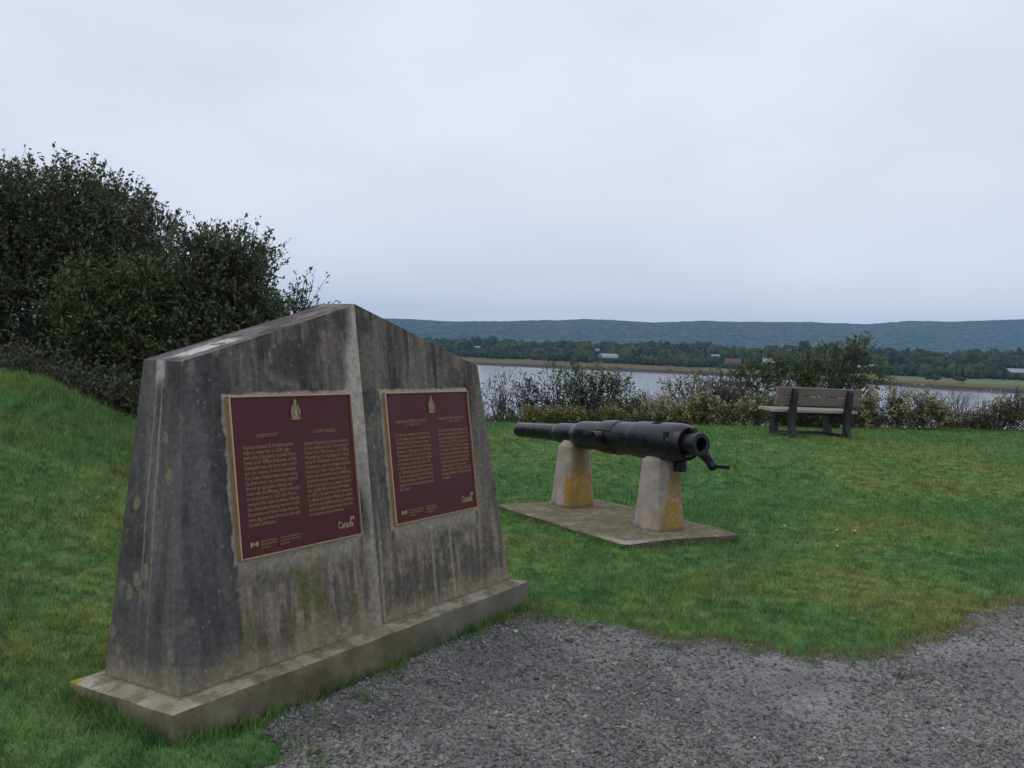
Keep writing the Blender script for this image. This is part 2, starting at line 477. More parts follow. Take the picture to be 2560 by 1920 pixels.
crest = [(-400, 802), (0, 800), (600, 795), (975, 796), (1010, 797), (1130, 804), (1200, 803), (1310, 803), (1400, 803), (1455, 799), (1530, 801), (1630, 807), (1740, 806), (1860, 806), (1980, 806), (2080, 810), (2176, 812), (2230, 808), (2290, 805), (2380, 806), (2450, 804), (2560, 801), (2900, 806), (3400, 800)]
cx_ = np.array([c[0] for c in crest], float); cy_ = np.array([c[1] for c in crest], float)
HD = 3200.0
pxs = np.linspace(-700, 3300, 520)
rows = []
for i, px in enumerate(pxs):
    top = at(px, np.interp(px, cx_, cy_), HD)
    rows.append((top.x, top.y, top.z))
rows = np.array(rows)
ts = np.array([0, .05, .12, .2, .3, .4, .5, .6, .7, .8, .88, .95, 1.0, 1.05, 1.3])
Vh = []
for t in ts:
    yy = 2150 + (HD - 2150) * t
    x = rows[:, 0] * (yy / HD)
    hh = -3 + (rows[:, 2] + 3) * (np.sin(min(t, 1) * math.pi / 2) ** 1.25 if t <= 1 else 1 - (t - 1) * 1.2)
    hh = hh + (fbm(x * .004, np.full_like(x, yy * .004), 41, 4) - .5) * 34 * math.sin(math.pi * min(t, 1)) + (vnoise(x * .11, x * 0 + t * 9, 3) - .5) * 3.0
    Vh.append(np.stack([x, np.full_like(x, yy), hh], -1))
Vh = np.array(Vh).reshape(-1, 3); nx = len(pxs)
ii = np.arange(len(ts) - 1)[:, None] * nx + np.arange(nx - 1)[None]
Fh = np.stack([ii, ii + 1, ii + nx + 1, ii + nx], -1).reshape(-1, 4)
Mhill = Mat('wooded_hill', 1.0, .0)
hn = Mhill.noise(.06, 5, .8, Mhill.map((1, .5, 1.6)))
hn2 = Mhill.noise(.006, 4, .6)
Mhill.color(Mhill.mix(Mhill.step(hn2, .4, .65), Mhill.mix(Mhill.step(hn, .40, .62), (.012, .022, .014), (.100, .122, .064)), Mhill.mix(Mhill.step(hn, .40, .62), (.018, .025, .014), (.140, .128, .070))))
Mhill.bump(hn, 1.0, 9)
tag(np_mesh('hills', Vh, Fh, Mhill.m, smooth=True), kind='structure')

# ------------------------------------------------------------------ monument
az = .5849; ta, tn = -.0134, .0641
a = Vector((math.sin(az), math.cos(az), 0)); nrm = Vector((math.cos(az), -math.sin(az), 0)); Z = Vector((0, 0, 1))
def frame(a, n, ta, tn, O):
    x = (a + Z * ta).normalized()
    u = (Z - a * ta - n * tn); u = (u - x * u.dot(x)).normalized()
    y = u.cross(x)
    return Matrix(((x.x, y.x, u.x, O.x), (x.y, y.y, u.y, O.y), (x.z, y.z, u.z, O.z), (0, 0, 0, 1)))
ZP = .2
O0 = Vector((-.8013, 4.2086, 0)); u0 = (Z - a * ta - nrm * tn)
MM = frame(a, nrm, ta, tn, O0 + u0 * ZP)
monument = empty('monument', mat=MM)
tag(monument, 'grey weathered concrete monument with a pointed top carrying two maroon plaques', 'monument')
Lb, Db, Le, De, Dr = 2.2386, .505, 2.0039, .2576, .1962
He, Hr, RS = 1.4832 - ZP, 1.7839 - ZP, .0622
Lp, Dp, LED, dP, sP = 2.4083, .6975, .0206, -.0069, -.011

# plaques in face coordinates
def face_d(z): return (Db + (De - Db) * z / He) / 2
FA = math.atan((Db - De) / 2 / He)           # batter of the front face
PL = [(-.8174, -.1052, .6539 - ZP, 1.3308 - ZP), (.1453, .8534, .6573 - ZP, 1.3307 - ZP)]

Mcon = Mat('weathered_concrete', .92, .25)
x_, y_, z_ = Mcon.xyz()
isend = Mcon.step(Mcon.math('MULTIPLY', x_, -1.0), .985, 1.03)
streak = Mcon.noise(1.0, 5, .62, Mcon.map((9, 9, .75)))
streak2 = Mcon.noise(1.0, 4, .6, Mcon.map((26, 26, 1.1), (3, 1, 0)))
blot = Mcon.noise(3.2, 6, .65)
fine = Mcon.noise(38, 8, .75)
base = Mcon.mix(Mcon.step(streak, .38, .60), (.046, .042, .038), (.150, .132, .108))
base = Mcon.mix(Mcon.math('MULTIPLY', Mcon.step(streak2, .46, .66), .55), base, (.225, .202, .165))
base = Mcon.mix(Mcon.math('MULTIPLY', Mcon.step(blot, .48, .60), .85), base, (.052, .050, .049))
base = Mcon.mix(Mcon.math('MULTIPLY', Mcon.step(Mcon.noise(2.0, 4, .6, Mcon.map((1, 1, .6), (4, 2, 1))), .52, .68), .5), base, (.15, .125, .105))
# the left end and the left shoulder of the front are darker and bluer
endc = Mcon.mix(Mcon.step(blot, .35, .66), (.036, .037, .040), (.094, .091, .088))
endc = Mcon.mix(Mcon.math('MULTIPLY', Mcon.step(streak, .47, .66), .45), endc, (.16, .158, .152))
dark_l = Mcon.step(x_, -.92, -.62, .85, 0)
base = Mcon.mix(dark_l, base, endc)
# washed zone and moss under the plaques
lowf = Mcon.math('MULTIPLY', Mcon.step(Mcon.math('ADD', z_, Mcon.math('MULTIPLY', Mcon.math('SUBTRACT', streak, .5), .7)), .52, .30), Mcon.step(Mcon.math('ADD', x_, Mcon.math('MULTIPLY', Mcon.math('SUBTRACT', blot, .5), .2)), -.84, -.80))
wash = Mcon.mix(Mcon.step(streak2, .38, .58), (.115, .100, .076), (.240, .208, .155))
wash = Mcon.mix(Mcon.math('MULTIPLY', Mcon.step(blot, .50, .60), .7), wash, (.088, .078, .066))
base = Mcon.mix(Mcon.math('MULTIPLY', lowf, .85), base, wash)
moss = Mcon.math('MULTIPLY', Mcon.math('MULTIPLY', lowf, Mcon.step(Mcon.noise(1.0, 5, .7, Mcon.map((6, 6, 1.8), (1, 0, 2))), .47, .62)), Mcon.step(x_, .05, -.30))
base = Mcon.mix(Mcon.math('MULTIPLY', moss, .9), base, (.115, .118, .036))
# pale foot
foot = Mcon.step(Mcon.math('ADD', z_, Mcon.math('MULTIPLY', Mcon.math('SUBTRACT', blot, .5), .36)), .15, .0)
base = Mcon.mix(Mcon.math('MULTIPLY', foot, .75), base, (.235, .205, .135))
# pale strip left of the centre line, fanning out of the peak
wobx = Mcon.math('ADD', x_, Mcon.math('MULTIPLY', Mcon.math('SUBTRACT', Mcon.noise(2.6, 4), .5), .16))
fanw = Mcon.step(z_, .98, 1.50, .15, .045)
fanw = Mcon.math('MINIMUM', fanw, Mcon.step(z_, .55, 1.0, .06, .16))
cen = Mcon.math('MULTIPLY', Mcon.step(Mcon.math('ADD', wobx, fanw), -.035, .03), Mcon.step(x_, .006, -.002))
cenz = Mcon.step(z_, .25, 1.05, .30, .9)
base = Mcon.mix(Mcon.math('MULTIPLY', Mcon.math('MULTIPLY', cen, cenz), Mcon.step(streak2, .70, .50, .25, 1.0)), base, (.42, .385, .315))
# dark seam right of the line, pale threads down the right half
base = Mcon.mix(Mcon.math('MULTIPLY', Mcon.math('MULTIPLY', Mcon.step(x_, -.003, .006), Mcon.step(wobx, .10, .02)), .45), base, (.060, .058, .055))
for c0 in (.035, .44, .60, -.03):
    th = Mcon.step(Mcon.math('ABSOLUTE', Mcon.math('SUBTRACT', Mcon.math('ADD', x_, Mcon.math('MULTIPLY', Mcon.math('SUBTRACT', Mcon.noise(1.6, 3), .5), .05)), c0)), .016, .004)
    base = Mcon.mix(Mcon.math('MULTIPLY', Mcon.math('MULTIPLY', th, Mcon.step(z_, .62, .40)), .6), base, (.29, .27, .215))
# pale mortar bed and runs about the plaques
for (s0, s1, z0, z1) in PL:
    cx, cz, hx_, hz_ = (s0 + s1) / 2, (z0 + z1) / 2, (s1 - s0) / 2, (z1 - z0) / 2
    dx = Mcon.math('SUBTRACT', Mcon.math('ABSOLUTE', Mcon.math('SUBTRACT', x_, cx)), hx_)
    dz = Mcon.math('SUBTRACT', Mcon.math('ABSOLUTE', Mcon.math('SUBTRACT', z_, cz)), hz_)
    dd = Mcon.math('ADD', Mcon.math('MAXIMUM', dx, dz), Mcon.math('MULTIPLY', Mcon.math('SUBTRACT', Mcon.noise(11, 4, .6), .5), .05))
    front = Mcon.step(y_, -.02, -.06)
    base = Mcon.mix(Mcon.math('MULTIPLY', Mcon.math('MULTIPLY', Mcon.step(dd, .022, .010), front), .85), base, (.36, .335, .265))
    below = Mcon.math('MULTIPLY', Mcon.step(Mcon.math('SUBTRACT', z0, z_), -.02, .0), Mcon.step(Mcon.math('ADD', Mcon.math('SUBTRACT', z0, z_), Mcon.math('MULTIPLY', streak2, .20)), .22, .10))
    base = Mcon.mix(Mcon.math('MULTIPLY', Mcon.math('MULTIPLY', Mcon.math('MULTIPLY', below, Mcon.step(dx, .01, -.02)), front), .85), base, (.33, .30, .235))
# pale runs down the left end
hd = Mcon.math('ADD', Mcon.math('MULTIPLY', z_, (De - Db) / 2 / He), Db / 2)
yf = Mcon.math('ADD', Mcon.math('DIVIDE', y_, hd), Mcon.math('MULTIPLY', Mcon.math('SUBTRACT', Mcon.noise(2.2, 4, .6), .5), .16))
for c0, wd in ((.22, .030), (-.06, .034)):
    runm = Mcon.math('MULTIPLY', Mcon.step(Mcon.math('ABSOLUTE', Mcon.math('SUBTRACT', yf, c0)), wd * 1.7, wd * .4), Mcon.step(z_, .15, .8, .1, .7))
    base = Mcon.mix(Mcon.math('MULTIPLY', runm, isend), base, (.215, .21, .20))
topp = Mcon.math('MULTIPLY', Mcon.math('MULTIPLY', Mcon.step(Mcon.math('ABSOLUTE', Mcon.math('SUBTRACT', yf, .06)), .30, .14), Mcon.step(z_, He - .13, He - .05)), Mcon.step(x_, -.80, -.90))
base = Mcon.mix(Mcon.math('MULTIPLY', topp, Mcon.step(Mcon.noise(9, 3), .3, .55, .25, .75)), base, (.40, .39, .36))
# crown patch on the left slope, lichen, specks
gnz = Mcon.n('ShaderNodeNewGeometry'); upf = Mcon.step(Mcon.xyz(gnz.outputs['Normal'])[2], .55, .8)
roofc = Mcon.mix(Mcon.step(Mcon.noise(5, 6, .7, Mcon.map((1, 2.5, 1))), .40, .62), (.060, .052, .052), (.175, .155, .148))
base = Mcon.mix(Mcon.math('MULTIPLY', upf, .85), base, roofc)
pale = Mcon.math('MULTIPLY', Mcon.math('MULTIPLY', Mcon.step(Mcon.math('ABSOLUTE', Mcon.math('ADD', x_, .80)), .17, .10), Mcon.step(Mcon.math('ABSOLUTE', Mcon.math('ADD', y_, .02)), .065, .03)), Mcon.step(Mcon.noise(9, 5, .7), .36, .46))
base = Mcon.mix(Mcon.math('MULTIPLY', pale, upf), base, (.46, .45, .42))
lic = Mcon.voro(9.5, Mcon.map((1, 1, .8), (.3, .7, .1)))
licm = Mcon.math('MULTIPLY', Mcon.step(Mcon.math('ADD', lic['Distance'], Mcon.math('MULTIPLY', Mcon.math('SUBTRACT', Mcon.noise(22, 3), .5), .34)), .30, .17), Mcon.step(Mcon.xyz(lic['Color'])[0], .15, .6))
base = Mcon.mix(Mcon.math('MULTIPLY', Mcon.math('MULTIPLY', licm, .55), Mcon.step(x_, -.50, -.86)), base, (.235, .195, .115))
sk = Mcon.voro(34)
skm = Mcon.math('MULTIPLY', Mcon.step(Mcon.math('ADD', sk['Distance'], Mcon.math('MULTIPLY', Mcon.math('SUBTRACT', Mcon.noise(50, 2), .5), .3)), .30, .15), Mcon.step(Mcon.xyz(sk['Color'])[0],  .90, .93))
base = Mcon.mix(Mcon.math('MULTIPLY', skm, .35), base, (.33, .32, .30))
base = Mcon.mix(1.0, base, Mcon.ramp(fine, [(.30, (.60, .60, .60)), (.5, (1, 1, 1)), (.72, (1.6, 1.57, 1.52))]), 'MULTIPLY')
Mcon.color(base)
Mcon.bump(Mcon.math('ADD', Mcon.math('MULTIPLY', fine, .5), Mcon.math('MULTIPLY', Mcon.noise(12, 5), .8)), .45, .008)

bm = bmesh.new()
def pb(s, d, z): return bm.verts.new((s, -d, z))
stp = .009
def df(z): return face_d(z)
zr = Hr
v = {}
v['BFL'] = pb(-Lb / 2, Db / 2, 0); v['BFcl'] = pb(-.004, Db / 2 + stp, 0); v['BFcr'] = pb(.004, Db / 2, 0); v['BFR'] = pb(Lb / 2, Db / 2, 0)
v['EFL'] = pb(-Le / 2, De / 2, He - RS * De / 2); v['RFl'] = pb(-.004, Dr / 2 + stp, Hr - RS * Dr / 2 - .006); v['RFr'] = pb(.004, Dr / 2, Hr - RS * Dr / 2); v['EFR'] = pb(Le / 2, De / 2, He - RS * De / 2)
v['BBL'] = pb(-Lb / 2, -Db / 2, 0); v['BBR'] = pb(Lb / 2, -Db / 2, 0)
v['EBL'] = pb(-Le / 2, -De / 2, He + RS * De / 2); v['RB'] = pb(0, -Dr / 2, Hr + RS * Dr / 2); v['EBR'] = pb(Le / 2, -De / 2, He + RS * De / 2)
for f in (('BFL', 'BFcl', 'RFl', 'EFL'), ('BFcl', 'BFcr', 'RFr', 'RFl'), ('BFcr', 'BFR', 'EFR', 'RFr'), ('BBR', 'BBL', 'EBL', 'RB', 'EBR'),
          ('BBL', 'BFL', 'EFL', 'EBL'), ('BFR', 'BBR', 'EBR', 'EFR'), ('EFL', 'RFl', 'RB', 'EBL'), ('RFl', 'RFr', 'RB'), ('RFr', 'EFR', 'EBR', 'RB'),
          ('BBL', 'BBR', 'BFR', 'BFcr', 'BFcl', 'BFL')):
    bm.faces.new([v[k] for k in f])
bm_obj('body', bm, Mcon.m, monument, smooth=35, bevel=.009, segs=3, ang=20)

Mpl = Mat('plinth_concrete', .92, .25)
x_, y_, z_ = Mpl.xyz()
blot = Mpl.noise(3.5, 6, .65); fine = Mpl.noise(70, 5, .7)
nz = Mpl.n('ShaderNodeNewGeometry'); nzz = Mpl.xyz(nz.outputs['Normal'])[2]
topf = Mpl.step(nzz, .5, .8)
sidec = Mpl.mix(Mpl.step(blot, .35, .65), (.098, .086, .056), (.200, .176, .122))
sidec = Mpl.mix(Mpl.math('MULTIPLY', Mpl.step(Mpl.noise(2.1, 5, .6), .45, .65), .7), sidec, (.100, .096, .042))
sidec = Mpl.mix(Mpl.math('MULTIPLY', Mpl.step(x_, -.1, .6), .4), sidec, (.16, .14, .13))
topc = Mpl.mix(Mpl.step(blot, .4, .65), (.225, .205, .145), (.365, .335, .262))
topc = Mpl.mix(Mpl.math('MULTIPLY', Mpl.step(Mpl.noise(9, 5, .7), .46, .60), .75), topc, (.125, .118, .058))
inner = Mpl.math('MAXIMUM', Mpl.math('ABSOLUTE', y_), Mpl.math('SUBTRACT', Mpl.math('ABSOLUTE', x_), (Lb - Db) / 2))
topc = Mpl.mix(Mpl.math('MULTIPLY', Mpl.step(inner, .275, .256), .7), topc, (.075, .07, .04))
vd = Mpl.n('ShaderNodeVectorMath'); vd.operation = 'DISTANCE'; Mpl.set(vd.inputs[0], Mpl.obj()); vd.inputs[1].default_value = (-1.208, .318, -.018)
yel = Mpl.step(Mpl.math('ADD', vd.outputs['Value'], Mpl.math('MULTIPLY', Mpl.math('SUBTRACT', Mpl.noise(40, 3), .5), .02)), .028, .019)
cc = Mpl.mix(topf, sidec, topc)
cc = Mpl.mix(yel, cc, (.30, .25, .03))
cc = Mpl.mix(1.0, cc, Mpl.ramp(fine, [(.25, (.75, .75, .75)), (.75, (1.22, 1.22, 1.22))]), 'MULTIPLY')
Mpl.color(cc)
Mpl.bump(Mpl.math('ADD', Mpl.math('MULTIPLY', fine, .6), Mpl.noise(10, 5)), .5, .008)
bm = bmesh.new()
def rect(L, D, z, ds=0, dd=0): return [(ds - L / 2, dd - D / 2, z), (ds + L / 2, dd - D / 2, z), (ds + L / 2, dd + D / 2, z), (ds - L / 2, dd + D / 2, z)]
add_loft(bm, [rect(Lp, Dp, -.42, sP, -dP), rect(Lp, Dp, -LED, sP, -dP), rect(Lb + .01, Db + .01, .0015)])
bmesh.ops.subdivide_edges(bm, edges=[e for e in bm.edges if e.calc_length() > .5], cuts=24, use_grid_fill=True)
for vv in bm.verts:
    if vv.co.z > -.1: vv.co += Vector((0, (vnoise(vv.co.x * 6, vv.co.y * 6, 2) - .5) * .006, (vnoise(vv.co.x * 7, vv.co.y * 7, 9) - .5) * .006))
bm_obj('plinth', bm, Mpl.m, monument, smooth=35, bevel=.010, segs=2, ang=40)

# plaques -----------------------------------------------------------
Mmar = Mat('maroon_enamel', .45, .28)
mn = Mmar.noise(7, 5, .6)
Mmar.color(Mmar.mix(mn, (.062, .0095, .013), (.090, .015, .020)))
Mmar.rough(Mmar.step(mn, .3, .7, .38, .55))
Mmar.bump(Mmar.noise(220, 3), .25, .001)
def bronze(name, a_, b_, rough=.42):
    M = Mat(name, rough, .5)
    M.color(M.mix(M.noise(18, 5, .6), a_, b_)); M.b.inputs['Metallic'].default_value = .35
    return M
Mbr = bronze('bronze_rim', (.36, .22, .11), (.52, .36, .21), .4)
Mlet = bronze('bronze_letters', (.24, .135, .072), (.36, .22, .125), .5)
Mgold = bronze('pale_bronze', (.34, .265, .15), (.45, .36, .21), .45)
Marms = bronze('cast_arms_bronze', (.26, .20, .11), (.44, .35, .20), .5)

_dg = bpy.context.evaluated_depsgraph_get
def text_mesh(s, size, res=2):
    cu = bpy.data.curves.new('txt', 'FONT')
    cu.body = s; cu.size = size; cu.resolution_u = res; cu.fill_mode = 'BOTH'; cu.extrude = .0012; cu.offset = size * .004
    o = bpy.data.objects.new('txt', cu)
    C.objects.link(o); bpy.context.view_layer.update()
    me = bpy.data.meshes.new_from_object(o.evaluated_get(_dg()))
    V = np.empty(len(me.vertices) * 3, np.float32); me.vertices.foreach_get('co', V); V = V.reshape(-1, 3)
    Fs = [tuple(p.vertices) for p in me.polygons]
    bpy.data.objects.remove(o); bpy.data.curves.remove(cu); bpy.data.meshes.remove(me)
    return V, Fs
class Lines:
    def __init__(self): self.V = []; self.F = []; self.n = 0
    def add(self, s, x, y, size, width=None, align='L', sx=1.0, mx=9.0):
        V, F = text_mesh(s, size)
        V[:, 0] *= sx
        w = V[:, 0].max()
        if width: V[:, 0] *= width / w; w = width
        elif w > mx: V[:, 0] *= mx / w; w = mx
        if align == 'C': V[:, 0] -= w / 2
        V[:, 0] += x; V[:, 1] += y
        self.V.append(V); self.F += [tuple(i + self.n for i in f) for f in F]; self.n += len(V)
    def build(self, name, mat, parent, z):
        V = np.concatenate(self.V)
        me = bpy.data.meshes.new(name)
        me.from_pydata([(p[0], p[1], p[2] + z) for p in V.tolist()], [], self.F)
        return link(name, me, mat, parent)

T1E = ["A group of about 70 Scottish settlers", "began a colony here in 1629, eight", "years after King James I granted 'Nova", "Scotia' to Sir William Alexander. Led by", "Alexander's son, the Scots built a small", "fort, the remains of which lie beneath", "Fort Anne. Despite many deaths during", "the first winter, the surviving colonists", "thrived on agriculture, fishing, and", "trade with the Mi'kmaq. Most returned", "to Great Britain in 1632 after France", "reacquired the region by treaty. Although", "the colonization attempt was short-lived,", "the province of Nova Scotia owes its", "name, flag, and coat of arms to this early", "Scottish settlement."]
T1F = ["Quelque 70 pionniers écossais fondèrent", "ici une colonie en 1629, huit ans après", "l'octroi de la « Nova Scotia » à sir William", "Alexander par le roi Jacques Ier. Dirigé", "par le fils d'Alexander, ils bâtirent un", "modeste fort, dont les vestiges reposent", "sous le fort Anne. L'agriculture, la", "pêche et le commerce avec les Mi'kmaq", "permirent aux survivants du premier", "hiver de prospérer. La plupart d'entre", "eux rentrèrent en Grande-Bretagne", "en 1632, à la suite du traité redonnant", "la région à la France. Malgré la courte", "durée de cet établissement, la province", "de la Nouvelle-Écosse lui doit son nom,", "son drapeau et ses armoiries."]
T2F = ["Cet éminent capitaine de marine joua", "un rôle majeur dans la colonisation de", "l'Acadie. En 1636, il devint le second", "lieutenant de La Hève et de Port-Royal", "devenu, en 1642, gouverneur d'Acadie.", "Personnage zélé, il fit venir de France", "des familles et des artisans et y fit bâtir", "les premiers moulins. En outre, il fit", "construire des écoles, assécher les marais", "et d'aboiteaux, permettant aux colons", "de vivre de l'agriculture et de l'élevage.", "Charles de Menou d'Aulnay fut l'un des", "grands artisans du peuplement français", "du Canada."]
T2E = ["The eminent sea captain played a key", "role in the colonization of Acadia. He", "was made lieutenant of La Hève and", "of Port Royal in 1636, and governor", "of Acadia in 1642. Devoted to his charge,", "he brought out families and craftsmen", "from France, built mills and schools,", "and drained marshes for farming. He", "enabled settlers to live off the land.", "A leading figure of early Acadia,", "Charles de Menou d'Aulnay was one of", "the great promoters of French settlement", "in Canada."]

def emblem(parent, cx, cy, h, z):
    """small cast coat of arms: crown, crest beast, helmet, two supporters, shield and ribbon"""
    w_ = h * .62
    bm = bmesh.new()
    def P(u, v_, d=0.0): return Vector((cx + u * w_, cy + (v_ - .5) * h, z + d))
    def poly(pts, d, d0=0.0):
        add_loft(bm, [[P(u, q, d0) for u, q in pts], [P(u * .94, q, d) for u, q in pts]])
    def ball(u, v_, r, d=.004, flat=.7):
        m = Matrix.Translation(P(u, v_, d)) @ Matrix.Diagonal((r, r, r * flat, 1))
        bmesh.ops.create_icosphere(bm, subdivisions=2, radius=1, matrix=m)
    k = h
    poly([(-.36, .2), (-.26, .08), (0, .05), (.26, .08), (.36, .2), (.40, .42), (.34, .60), (.14, .74), (.08, .86), (-.08, .86), (-.14, .74), (-.34, .60), (-.40, .42)], .003)
    poly([(-.19, .52), (.19, .52), (.19, .34), (.12, .22), (0, .15), (-.12, .22), (-.19, .34)], .008)
    add_tube(bm, [P(-.19, .43, .008), P(.19, .43, .008)], k * .012, 6)
    add_tube(bm, [P(0, .52, .008), P(0, .16, .008)], k * .010, 6)
    for s in (-1, 1):
        add_tube(bm, [P(.44 * s, .14, .006), P(.34 * s, .26, .007), P(.38 * s, .38, .008), P(.31 * s, .48, .008), P(.33 * s, .57, .007)], [k * .022, k * .035, k * .04, k * .032, k * .02], 8)
        add_tube(bm, [P(.36 * s, .44, .008), P(.22 * s, .50, .010), P(.17 * s, .56, .009)], [k * .02, k * .016, k * .012], 6)
        add_tube(bm, [P(.40 * s, .28, .007), P(.49 * s, .36, .006), P(.46 * s, .48, .005)], [k * .012, k * .012, k * .008], 6)
        ball(.30 * s, .60, k * .045, .007)
        add_tube(bm, [P(.10 * s, .60, .006), P(.26 * s, .68, .006), P(.20 * s, .76, .005)], [k * .02, k * .024, k * .012], 6)
    ball(0, .60, k * .06, .006)
    ball(0, .69, k * .048, .007)
    add_tube(bm, [P(-.10, .735, .007), P(.10, .735, .007)], k * .022, 8)
    ball(-.03, .79, k * .05, .007); ball(.05, .82, k * .035, .007)
    poly([(-.10, .86), (.10, .86), (.13, .94), (.06, .91), (0, .97), (-.06, .91), (-.13, .94)], .008)
    ball(0, .98, k * .022, .005)
    poly([(-.46, .00), (.46, .00), (.46, .055), (-.46, .055)], .007)
    poly([(-.42, .085), (.42, .085), (.38, .13), (-.38, .13)], .008)
    return bm_obj('coat_of_arms', bm, Marms.m, parent, smooth=40)

def flag_symbol(parent, x, y, w_, h, z):
    bm = bmesh.new()
    add_box(bm, (x + w_ * .13, y + h / 2, z + .001), (w_ * .26, h, .003)); add_box(bm, (x + w_ * .87, y + h / 2, z + .001), (w_ * .26, h, .003))
    leaf = [(0, -.42), (.05, -.42), (.04, -.2), (.3, -.24), (.24, -.12), (.44, .06), (.32, .1), (.36, .24), (.2, .2), (.16, .3), (.1, .16), (.12, .38), (0, .5)]
    leaf = leaf + [(-u, q) for u, q in leaf[::-1][1:]]
    add_loft(bm, [[(x + w_ / 2 + u * w_ * .42, y + h / 2 + q * h * .9, zz) for u, q in leaf] for zz in (z, z + .0025)])
    return bm_obj('flag_symbol', bm, Mgold.m, parent)

def make_plaque(k, label):
    s0, s1, z0, z1 = PL[k]
    W_ = s1 - s0; H_ = (z1 - z0) / math.cos(FA)
    pm = Matrix.Translation((s0, -face_d(z0), z0)) @ Matrix.Rotation(math.pi / 2 - FA, 4, 'X')   # x right, y up the face, z out of it
    TH = .016
    lift = stp if k == 0 else 0
    bm = bmesh.new()
    add_box(bm, (W_ / 2, H_ / 2, TH / 2 - .002 + lift / 2), (W_ - .02, H_ - .02, TH - .004 + lift))
    p = bm_obj('plaque', bm, Mmar.m, monument)
    p.matrix_local = pm
    p['label'] = label
    bm = bmesh.new()
    b = .0065
    zt = TH + lift + .006; zb = -.004
    o_ = [(0, 0), (W_, 0), (W_, H_), (0, H_)]; i_ = [(b, b), (W_ - b, b), (W_ - b, H_ - b), (b, H_ - b)]
    lo = [[bm.verts.new((x, y, z)) for x, y in r] for r, z in ((o_, zb), (o_, zt - .002), ([(x + (.002 if x == 0 else -.002), y + (.002 if y == 0 else -.002)) for x, y in o_], zt), (i_, zt), (i_, TH - .01))]
    for r0, r1 in zip(lo, lo[1:]):
        for i in range(4): bm.faces.new((r0[i], r0[(i + 1) % 4], r1[(i + 1) % 4], r1[i]))
    bm_obj('border', bm, Mbr.m, p)
    zf = TH - .004 + lift + .0004
    L = Lines()
    if k == 0:
        L.add("CHARLES FORT", .266 * W_, .737 * H_, .0215, .165 * W_, 'C')
        L.add("LE FORT CHARLES", .737 * W_, .737 * H_, .0215, .195 * W_, 'C')
        n = len(T1E); sz = .0245
        for i, s in enumerate(T1E): L.add(s, .080 * W_, (.667 - i * (.667 - .190) / (n - 1)) * H_, sz, None, 'L', .745, .400 * W_)
        n = len(T1F)
        for i, s in enumerate(T1F): L.add(s, .551 * W_, (.661 - i * (.661 - .190) / (n - 1)) * H_, sz, None, 'L', .745, .392 * W_)
        f1, f2 = ["Historic Sites and", "Monuments Board", "of Canada"], ["Commission des lieux et", "monuments historiques", "du Canada"]
    else:
        L.add("CHARLES DE MENOU D'AULNAY", .279 * W_, .762 * H_, .0215, .362 * W_, 'C')
        L.add("(v. 1604-1650)", .289 * W_, .735 * H_, .0205, .170 * W_, 'C')
        L.add("CHARLES DE MENOU D'AULNAY", .761 * W_, .765 * H_, .0215, .340 * W_, 'C')
        L.add("(c. 1604-1650)", .765 * W_, .738 * H_, .0205, .170 * W_, 'C')
        n = len(T2F); sz = .0245
        for i, s in enumerate(T2F): L.add(s, .085 * W_, (.66 - i * (.66 - .247) / (n - 1)) * H_, sz, None, 'L', .74, .395 * W_)
        n = len(T2E)
        for i, s in enumerate(T2E): L.add(s, .578 * W_, (.668 - i * (.668 - .284) / (n - 1)) * H_, sz, None, 'L', .74, .380 * W_)
        f1, f2 = ["Commission des lieux et", "monuments historiques", "du Canada"], ["Historic Sites and", "Monuments Board", "of Canada"]
    for i, s in enumerate(f1): L.add(s, .157 * W_, (.086 - i * .0195) * H_, .0155, None, 'L', .78)
    x2 = .303 if k == 0 else .359
    for i, s in enumerate(f2): L.add(s, x2 * W_, (.086 - i * .0195) * H_, .0155, None, 'L', .78)
    L.build('lettering', Mlet.m, p, zf)
    L = Lines()
    wx = .789 if k == 0 else .802
    L.add("Canada", wx * W_, .070 * H_, .048, .138 * W_)
    wm = L.build('wordmark', Mgold.m, p, zf)
    bm = bmesh.new()
    fx, fy, fw, fh = (wx + .118) * W_, .116 * H_, .032 * W_, .024 * H_
    add_box(bm, (fx + fw * .14, fy + fh / 2, zf + .001), (fw * .26, fh, .002)); add_box(bm, (fx + fw * .86, fy + fh / 2, zf + .001), (fw * .26, fh, .002))
    add_box(bm, (fx + fw * .5, fy + fh / 2, zf + .001), (fw * .2, fh * .6, .002)); add_box(bm, (fx + fw * .0 - .001, fy - .004, zf + .001), (.002, fh + .012, .002))
    bm_obj('wordmark_flag', bm, Mgold.m, p)
    flag_symbol(p, .080 * W_, .068 * H_, .056 * W_, .029 * H_, zf)
    emblem(p, .50 * W_ if k == 0 else .518 * W_, .903 * H_ if k == 0 else .895 * H_, .135 * H_, zf)
    return p
make_plaque(0, 'larger left plaque headed CHARLES FORT')
make_plaque(1, 'right plaque with two-line bronze headings and a shorter text')

# ------------------------------------------------------------------ cannon on its stand
g = {'X': 1.3237, 'Y': 7.3676, 'Z': 0.0299, 'az': -0.5194, 'ta': 0.0296, 'tn': 0.0192, 'sp': 1.3586, 'wb': 0.3689, 'db': 0.3339, 'wt': 0.2832, 'dt': 0.2256, 'h': 0.6013, 'axh': 0.7665, 'axs': 0.0313, 'lm': 2.4826, 'lb': 0.5078, 'lt': 0.6874, 'rt': 0.2542}
ga = Vector((-math.sin(g['az']), -math.cos(g['az']), 0)); gv = Vector((ga.y, -ga.x, 0))
GM = frame(ga, gv, g['ta'], g['tn'], Vector((g['X'], g['Y'], g['Z'])))     # x towards the breech, -y towards camera-left, z up

